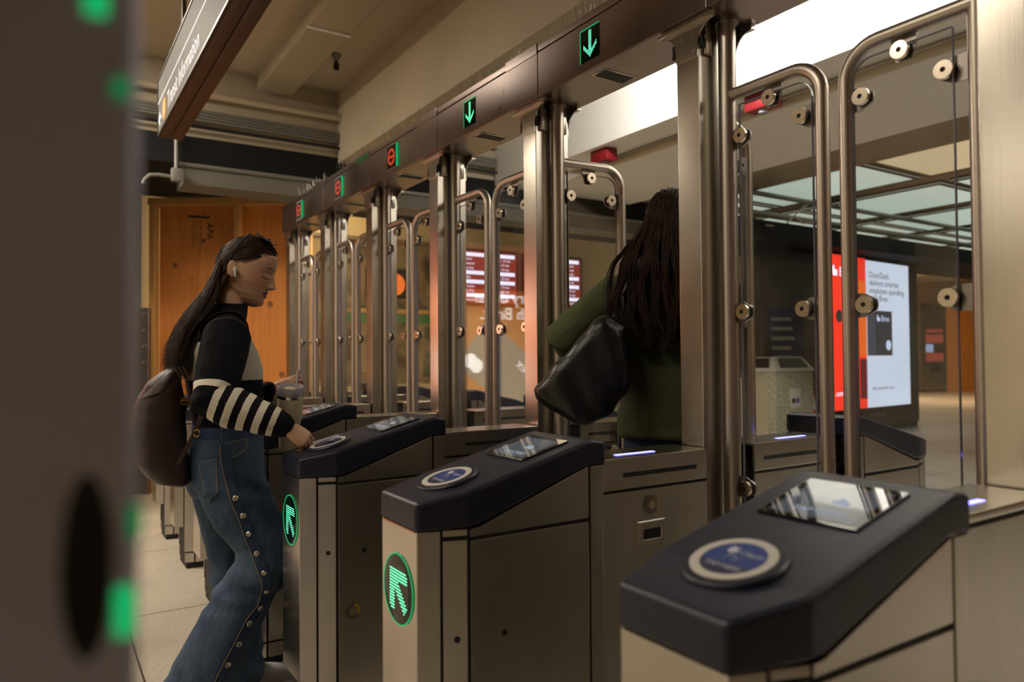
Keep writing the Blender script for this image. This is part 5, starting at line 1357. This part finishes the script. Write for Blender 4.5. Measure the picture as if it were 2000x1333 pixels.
# sunglasses pushed up, earbud
g = thing('sunglasses', 'dark sunglasses pushed up on the hair of the person in stripes', 'sunglasses', PL)
for s in (-1, 1):
    b = B(); b.tube([HM @ Vector(p) for p in ((s * 0.080, -0.040, 0.022), (s * 0.083, -0.036, 0.050), (s * 0.081, -0.020, 0.090), (s * 0.072, 0.004, 0.132))], [0.0022, 0.003, 0.0036, 0.0036], 8); o = b.build('temple', 'frame_blue', g); to_local(o, PL)
    b = B(); pts = [Vector((s * 0.038 + 0.032 * math.cos(a), 0.040 + 0.028 * math.sin(a), 0.134 - 0.010 * math.sin(a) - 0.004 * abs(math.cos(a)))) for a in [2 * math.pi * k / 24 for k in range(24)]]
    b.tube([HM @ p for p in pts + [pts[0]]], 0.0028, 6); rim = b.build('rim', 'frame_blue', g); to_local(rim, PL)
    b = B(); c = sum(pts, Vector()) / 24; b.loft([[HM @ (p + Vector((0, 0, -0.0008))) for p in pts], [HM @ (p.lerp(c, 0.03) + Vector((0, 0, 0.0008))) for p in pts]]); o = b.build('lens', 'lens_dark', rim); to_local(o, PL)
b = B(); b.tube([HM @ Vector(p) for p in ((-0.010, 0.050, 0.132), (0, 0.052, 0.136), (0.010, 0.050, 0.132))], 0.0028, 6); o = b.build('bridge', 'frame_blue', g); to_local(o, PL)
e = thing('earbud', 'white wireless earbud in the ear of the person in stripes', 'earbud', PL)
b = B(); b.tube([HM @ Vector(p) for p in ((0.081, -0.012, -0.002), (0.087, -0.011, -0.004), (0.087, -0.008, -0.012), (0.085, -0.003, -0.030))], [0.007, 0.0072, 0.0046, 0.0040], 12); o = b.build('shell', 'white_plastic', e); to_local(o, PL)
b = B(); b.lathe([(0.0028, 0), (0.0028, 0.001), (0, 0.001)], fr(HM @ Vector((0.0885, -0.0095, -0.006)), ff, uu, rr_), 12); o = b.build('vent', 'seam_black', e); to_local(o, PL)

# backpack
bp = thing('backpack', 'brown leather backpack on the back of the person in stripes', 'backpack', PL)
b = B()
rings_xy(b, [(Vector((-1.345, -1.195, 0.822)), .080, .028), (Vector((-1.345, -1.205, 0.835)), .105, .055), (Vector((-1.345, -1.235, 0.90)), .115, .082), (Vector((-1.345, -1.248, 1.00)), .115, .090), (Vector((-1.345, -1.245, 1.10)), .110, .080), (Vector((-1.345, -1.232, 1.17)), .100, .058), (Vector((-1.345, -1.212, 1.21)), .085, .034), (Vector((-1.345, -1.202, 1.225)), .070, .016)], n=28, p=0.8)
bag = remeshed('bag_body', b, 0.006, 0.5, 'brown_leather', bp, 6, lambda c: 0.010 * mnoise.noise(c * 7) + 0.004 * mnoise.noise(c * 17)); to_local(bag, PL)
b = B(); b.loft([ell(Vector((-1.345, cy, z)), X3, Vector((0, 0.9, 0.35)), rx, ry, 24, 0.8) for z, cy, rx, ry in ((1.150, -1.252, .106, .066), (1.185, -1.236, .102, .056), (1.215, -1.216, .092, .040), (1.232, -1.200, .078, .020), (1.236, -1.196, .05, .008))]); o = b.build('gathered_top', 'brown_leather', bp, sharp=80); to_local(o, PL)
for dx in (-0.006, 0.006, 0.018):
    b = B(); b.tube([Vector((-1.245 + dx * 0.5, -1.205 + dx, 1.233)), Vector((-1.225 + dx * 0.5, -1.195 + dx, 1.21)), Vector((-1.222 + dx * 0.5, -1.185 + dx, 1.19))], 0.0035, 6); o = b.build('collar_fold', 'brown_leather', bp); to_local(o, PL)
for s in (-1, 1):
    b = B(); pth = cat_path([Vector((-1.345 + s * 0.07, -1.165, 1.20)), Vector((-1.36 + s * 0.115, -1.125, 1.375)), Vector((-1.36 + s * 0.118, -1.030, 1.422)), Vector((-1.36 + s * 0.122, -0.975, 1.37)), Vector((-1.36 + s * 0.140, -1.00, 1.27)), Vector((-1.36 + s * 0.170, -1.125, 1.09)), Vector((-1.36 + s * 0.160, -1.155, 1.01)), Vector((-1.345 + s * 0.105, -1.205, 0.90))], 40)
    b.loft([ell(p, (Vector((s, 0, 0.3)).normalized() if 0.1 < i / 40 < 0.6 else Vector((0.3 * s, 0.9, 0.2)).normalized()), Vector((0, 0.3, 1)).normalized(), 0.010, 0.004, 8) for i, p in enumerate(pth)]); o = b.build('shoulder_strap', 'brown_leather', bp, sharp=80); to_local(o, PL)
bpy.context.view_layer.update()
okc, pc, ncl, _ = bag.ray_cast(Vector((-0.9, -1.185, 1.118)) - PL, Vector((-1, 0, 0)))
pc = (pc if okc else Vector((0.09, -0.165, 1.118))) + PL
b = B()
for a0 in (0, 1):
    b.tube([pc + Vector((0.004 + 0.004 * a0, 0.016 * math.cos(a) + 0.010 * a0, 0.009 * math.sin(a) - 0.006 * a0)) for a in [math.radians(30 * q) for q in range(13)]], 0.0028, 6)
o = b.build('clasp', 'gold', bp); to_local(o, PL)
b = B(); b.tube([Vector((-1.188, -1.150 + 0.009 * math.sin(a), 1.012 + 0.012 * math.cos(a))) for a in [math.radians(30 * q) for q in range(13)]], 0.0022, 6); o = b.build('strap_ring', 'gold', bp); to_local(o, PL)

# tumbler, card
TL = Vector((-1.385, -0.792, 0.918))
tb = thing('tumbler', 'cream insulated tumbler with a straw in the left hand of the person in stripes', 'tumbler', TL)
tb.rotation_euler = (0.02, 0.20, 0)
b = B(); b.lathe([(0, 0), (0.031, 0), (0.0345, 0.004), (0.0355, 0.02), (0.040, 0.09), (0.0455, 0.125), (0.0465, 0.20), (0.045, 0.203), (0, 0.203)], None, 36); b.build('cup', 'cream_enamel', tb)
b = B(); b.lathe([(0.0468, 0.197), (0.0472, 0.197), (0.0472, 0.207), (0.0468, 0.207), (0.0440, 0.202), (0.0468, 0.197)], None, 36); b.build('steel_band', 'bright_steel', tb)
b = B(); b.lathe([(0.0462, 0.206), (0.0478, 0.209), (0.0482, 0.236), (0.0470, 0.240), (0.0445, 0.240), (0.0435, 0.226), (0, 0.224)], None, 36); ld = b.build('lid', 'frosted_lid', tb)
b = B(); b.prism([(-0.030, -0.016), (0.030, -0.016), (0.032, 0.0), (0.030, 0.016), (-0.030, 0.016), (-0.032, 0.0)], Matrix.Translation((0, 0, 0.224)), 0.008, 0.003, 2); b.build('slide_cover', 'cream_enamel', ld)
b = B(); b.tube([Vector((0.006, 0.012, 0.15)), Vector((0.008, 0.026, 0.305))], 0.0055, 12); b.build('straw', 'straw_plastic', tb)
b = B(); b.tube(cat_path([Vector(p) for p in ((-0.040, -0.012, 0.19), (-0.075, -0.03, 0.19), (-0.088, -0.034, 0.15), (-0.075, -0.03, 0.08), (-0.036, -0.012, 0.075))], 20), 0.008, 10); b.build('handle', 'cream_enamel', tb)
cd = B(); CM = fr((-0.925, -0.800, 0.9925), Vector((0.80, -0.15, -0.02)), Vector((0.15, 0.80, 0.22)))
cd.prism([(-0.022, -0.043), (0.022, -0.043), (0.022, 0.043), (-0.022, 0.043)], CM, 0.0009, 0.0); o = cd.build('transit_card', 'card_face', None, smooth=False)
tag(o, 'pale fare card held over the reader by the person in stripes', 'card')

# ---- person in the green cardigan, seen from behind
r2 = Vector((0.690, 0.724, 0)).normalized(); H2 = Vector((-0.395, 0.285, 0)) - r2 * 0.03; f2 = Vector((-r2.y, r2.x, 0))
def W2(a, b_, z): return H2 + r2 * a + f2 * b_ + Z3 * z
p2 = thing('person', 'person in a dark green cardigan with long brown hair, walking through the open gate', 'person', H2)
M2 = Matrix(((r2.x, f2.x, 0, H2.x), (r2.y, f2.y, 0, H2.y), (0, 0, 1, 1.695), (0, 0, 0, 1))) @ Matrix.Diagonal((1.04, 1.04, 1.04, 1))
b = B(); head_mesh(b, M2)
limb(b, [(W2(0, -0.02, 1.66), .05), (W2(0, -0.025, 1.58), .052), (W2(0, -0.03, 1.50), .075, .06)], 18)
rings_xy(b, [(W2(0, 0, 0.88), .13, .09), (W2(0, 0, 1.05), .12, .08), (W2(0, 0, 1.3), .14, .09), (W2(0, -0.01, 1.46), .15, .07), (W2(0, -0.02, 1.54), .07, .05)], r2, f2)
S2, E2, F2 = W2(-0.195, -0.01, 1.475), W2(-0.375, -0.045, 1.325), W2(-0.300, 0.17, 1.24)
S3, E3, F3 = W2(0.190, 0.0, 1.475), W2(0.185, 0.12, 1.21), W2(0.06, 0.27, 1.17)
for s_, e_, w_ in ((S2, E2, F2), (S3, E3, F3)):
    limb(b, [(s_.lerp(H2 + Z3 * 1.48, 0.4), .05), (s_, .048), (s_.lerp(e_, 0.5), .042), (e_, .038), (e_.lerp(w_, 0.5), .035), (w_, .026)])
    hand_mesh(b, w_, (w_ - e_), r2 * (-1 if s_ is S2 else 1) + Z3 * -0.5, [(35, 35, 25), (40, 40, 25), (42, 42, 25), (45, 42, 25)])
for s, ky in ((-1, 0.06), (1, -0.03)):
    limb(b, [(W2(s * 0.085, 0, 0.90), .08), (W2(s * 0.085, ky, 0.50), .055), (W2(s * 0.08, ky - 0.05, 0.27), .05), (W2(s * 0.08, ky - 0.07, 0.09), .036), (W2(s * 0.08, ky - 0.04, 0.05), .036)])
bd2 = remeshed('body', b, 0.004, 0.5, 'skin', p2, 2); tint_body(bd2, M2.inverted(), (0.48, 0.27, 0.17)); to_local(bd2, H2)
b = B()
rings_xy(b, [(W2(0, -0.01, 0.975), .180, .125), (W2(0, -0.01, 0.99), .190, .134), (W2(0, -0.005, 1.08), .182, .128), (W2(0, -0.005, 1.20), .180, .125), (W2(0, -0.01, 1.34), .192, .125), (W2(0, -0.015, 1.43), .195, .105), (W2(0, -0.02, 1.50), .160, .085), (W2(0, -0.02, 1.54), .10, .065), (W2(0, -0.02, 1.555), .07, .055)], r2, f2, 28)
limb(b, [(S2.lerp(H2 + Z3 * 1.47, 0.35), .07), (S2, .078), (S2.lerp(E2, 0.5), .072), (E2, .072), (E2.lerp(F2, 0.5), .062), (E2.lerp(F2, 0.95), .048)], 18)
limb(b, [(S3.lerp(H2 + Z3 * 1.47, 0.35), .07), (S3, .078), (S3.lerp(E3, 0.5), .070), (E3, .068), (E3.lerp(F3, 0.5), .060), (E3.lerp(F3, 0.95), .046)], 18)
cg = remeshed('cardigan', b, 0.006, 0.5, 'green_knit', p2, 4, lambda c: 0.007 * mnoise.noise(c * 9) + 0.003 * mnoise.noise(c * 24)); to_local(cg, H2)
b = B()
rings_xy(b, [(W2(0, 0, 1.03), .155, .105), (W2(0, 0, 0.95), .168, .118), (W2(0, -0.01, 0.86), .175, .125), (W2(0, -0.005, 0.79), .165, .11)], r2, f2, 28)
for s, ky in ((-1, 0.06), (1, -0.03)):
    limb(b, [(W2(s * 0.088, 0, 0.84), .088, .105), (W2(s * 0.088, ky * 0.6, 0.65), .082, .09), (W2(s * 0.086, ky, 0.48), .068, .075), (W2(s * 0.084, ky - 0.05, 0.28), .064, .068), (W2(s * 0.082, ky - 0.07, 0.09), .058, .062)], 20)
j2 = remeshed('jeans', b, 0.006, 0.5, 'dark_denim', p2, 4, lambda c: 0.005 * mnoise.noise(c * 10)); to_local(j2, H2)
for s, ky in ((-1, 0.06), (1, -0.03)):
    b = B(); c = W2(s * 0.08, ky - 0.06, 0)
    b.loft([ell(c + f2 * y + Z3 * zc, r2, Z3, rx, rz, 16, 0.8) for y, zc, rx, rz in ((-.10, .04, .025, .036), (-.08, .045, .036, .045), (0.02, .042, .042, .042), (.10, .032, .042, .032), (.15, .024, .028, .022), (.16, .022, .01, .01))]); o = b.build('shoe', 'black_leather', p2); to_local(o, H2)
rnd = random.Random(4); paths = []
for i in range(2900):
    while True:
        v = Vector((rnd.uniform(-1, 1), rnd.uniform(-1, 1), rnd.uniform(-0.4, 1))).normalized()
        if v.y < 0.1 or v.z > 0.62: break
    back = Vector((v.x * 1.05 + rnd.uniform(-.05, .05), -0.72, -0.20 + rnd.uniform(-0.15, 0.15)))
    top = max(0.0, v.z)
    k = 1.045 + 0.05 * (1 - top) + rnd.uniform(0, 0.03)
    c = [skull(M2, v, 0.98), skull(M2, v.lerp(back, 0.10) + Vector((0, 0, 0.01)), 1.035), skull(M2, v.lerp(back, 0.3) + Vector((0, 0, 0.04)), k)]
    if v.z > 0.1: c.append(skull(M2, v.lerp(back, 0.55) + Vector((0, 0, 0.04)), k + 0.04))
    sx = v.x * 0.165 + rnd.uniform(-0.03, 0.03); cl = math.floor(sx / 0.022); ph = cl * 2.3 + rnd.uniform(-0.7, 0.7); wv = 0.009
    sx = min(0.125, sx * 0.85 + (cl + 0.5) * 0.022 * 0.15)
    lay = rnd.uniform(0, 0.045)
    zt = 1.25 + 0.10 * abs(sx) / 0.2 + 0.05 * math.sin(cl * 1.7) + rnd.uniform(-0.03, 0.05)
    for q, z in enumerate((1.58, 1.50, 1.42, 1.35, 1.28)):
        if z < zt: break
        w = wv * (1 + q * 0.5) * math.sin(ph + q * 1.5)
        c.append(W2(sx * 1.12 * (0.84, 0.98, 1.10, 1.05, 0.90)[q] + w, -0.115 - lay - 0.006 * q, z))
    paths.append(cat_path(c, 22))
def cap2(b):
    t = bmesh.new(); bmesh.ops.create_icosphere(t, subdivisions=4, radius=1)
    bmesh.ops.delete(t, geom=[f for f in t.faces if not (f.calc_center_median().y < 0.15 or f.calc_center_median().z > 0.62) or f.calc_center_median().z < -0.85], context='FACES')
    for v in t.verts: v.co = skull(M2, v.co, 1.02)
    b._take(t)
    b.loft([ell(c, r2, f2, rx, ry, 16) for c, rx, ry in ((W2(0, -0.05, 1.68), .085, .05), (W2(0, -0.085, 1.58), .115, .04), (W2(-0.02, -0.118, 1.47), .150, .022), (W2(-0.02, -0.122, 1.40), .145, .014), (W2(-0.02, -0.124, 1.33), .11, .010), (W2(-0.02, -0.124, 1.30), .05, .005))])
h2 = strands('hair', 'red_brown_hair', p2, paths, 0.0016, rnd, 4, cap2); to_local(h2, H2)
# shoulder bag
sbg = thing('shoulder_bag', 'large black leather bag hanging under the arm of the person in green', 'bag', H2)
out = [(-.205, 1.400), (-.255, 1.375), (-.33, 1.29), (-.41, 1.20), (-.455, 1.150), (-.450, 1.115), (-.40, 1.075), (-.32, 1.040), (-.27, 1.035), (-.20, 1.07), (-.15, 1.14), (-.125, 1.25), (-.15, 1.36)]
b = B(); cx = sum(p[0] for p in out) / len(out); cz = sum(p[1] for p in out) / len(out)
b.loft([[W2(cx + (p[0] - cx) * k, -0.20 + d_, cz + (p[1] - cz) * k) for p in out] for d_, k in ((-0.075, 0.62), (-0.062, 0.86), (-0.03, 0.98), (0.0, 1.0), (0.03, 0.98), (0.055, 0.86), (0.065, 0.62))])
bg = remeshed('bag_body', b, 0.006, 0.5, 'black_leather', sbg, 18, lambda c: 0.009 * mnoise.noise(c * 8) + 0.006 * math.sin(60 * ((c - H2).dot(r2)) + 25 * c.z) * 0.5); to_local(bg, H2)
for d_ in (-0.175,):
    b = B(); pth = cat_path([W2(-.19, d_, 1.37), W2(-.178, d_ + 0.06, 1.48), W2(-.150, -0.06, 1.552), W2(-.145, 0.02, 1.56), W2(-.165, 0.11, 1.44), W2(-.20, 0.08, 1.37)] if d_ > -0.2 else [W2(-.15, d_, 1.35), W2(-.145, d_ + 0.05, 1.47), W2(-.115, -0.08, 1.565), W2(-.11, 0.02, 1.565), W2(-.13, 0.12, 1.44), W2(-.17, 0.10, 1.36)], 24)
    b.loft([ell(p, r2, Vector((f2.x, f2.y, 0.5)).normalized(), 0.011, 0.004, 8) for p in pth]); o = b.build('strap', 'black_leather', sbg, sharp=80); to_local(o, H2)
b = B(); b.lathe([(0.006, 0), (0.006, 0.003), (0.003, 0.005), (0, 0.005)], fr(W2(-0.385, -0.255, 1.185), r2, Z3, -f2), 12); o = b.build('stud', 'bright_steel', sbg); to_local(o, H2)
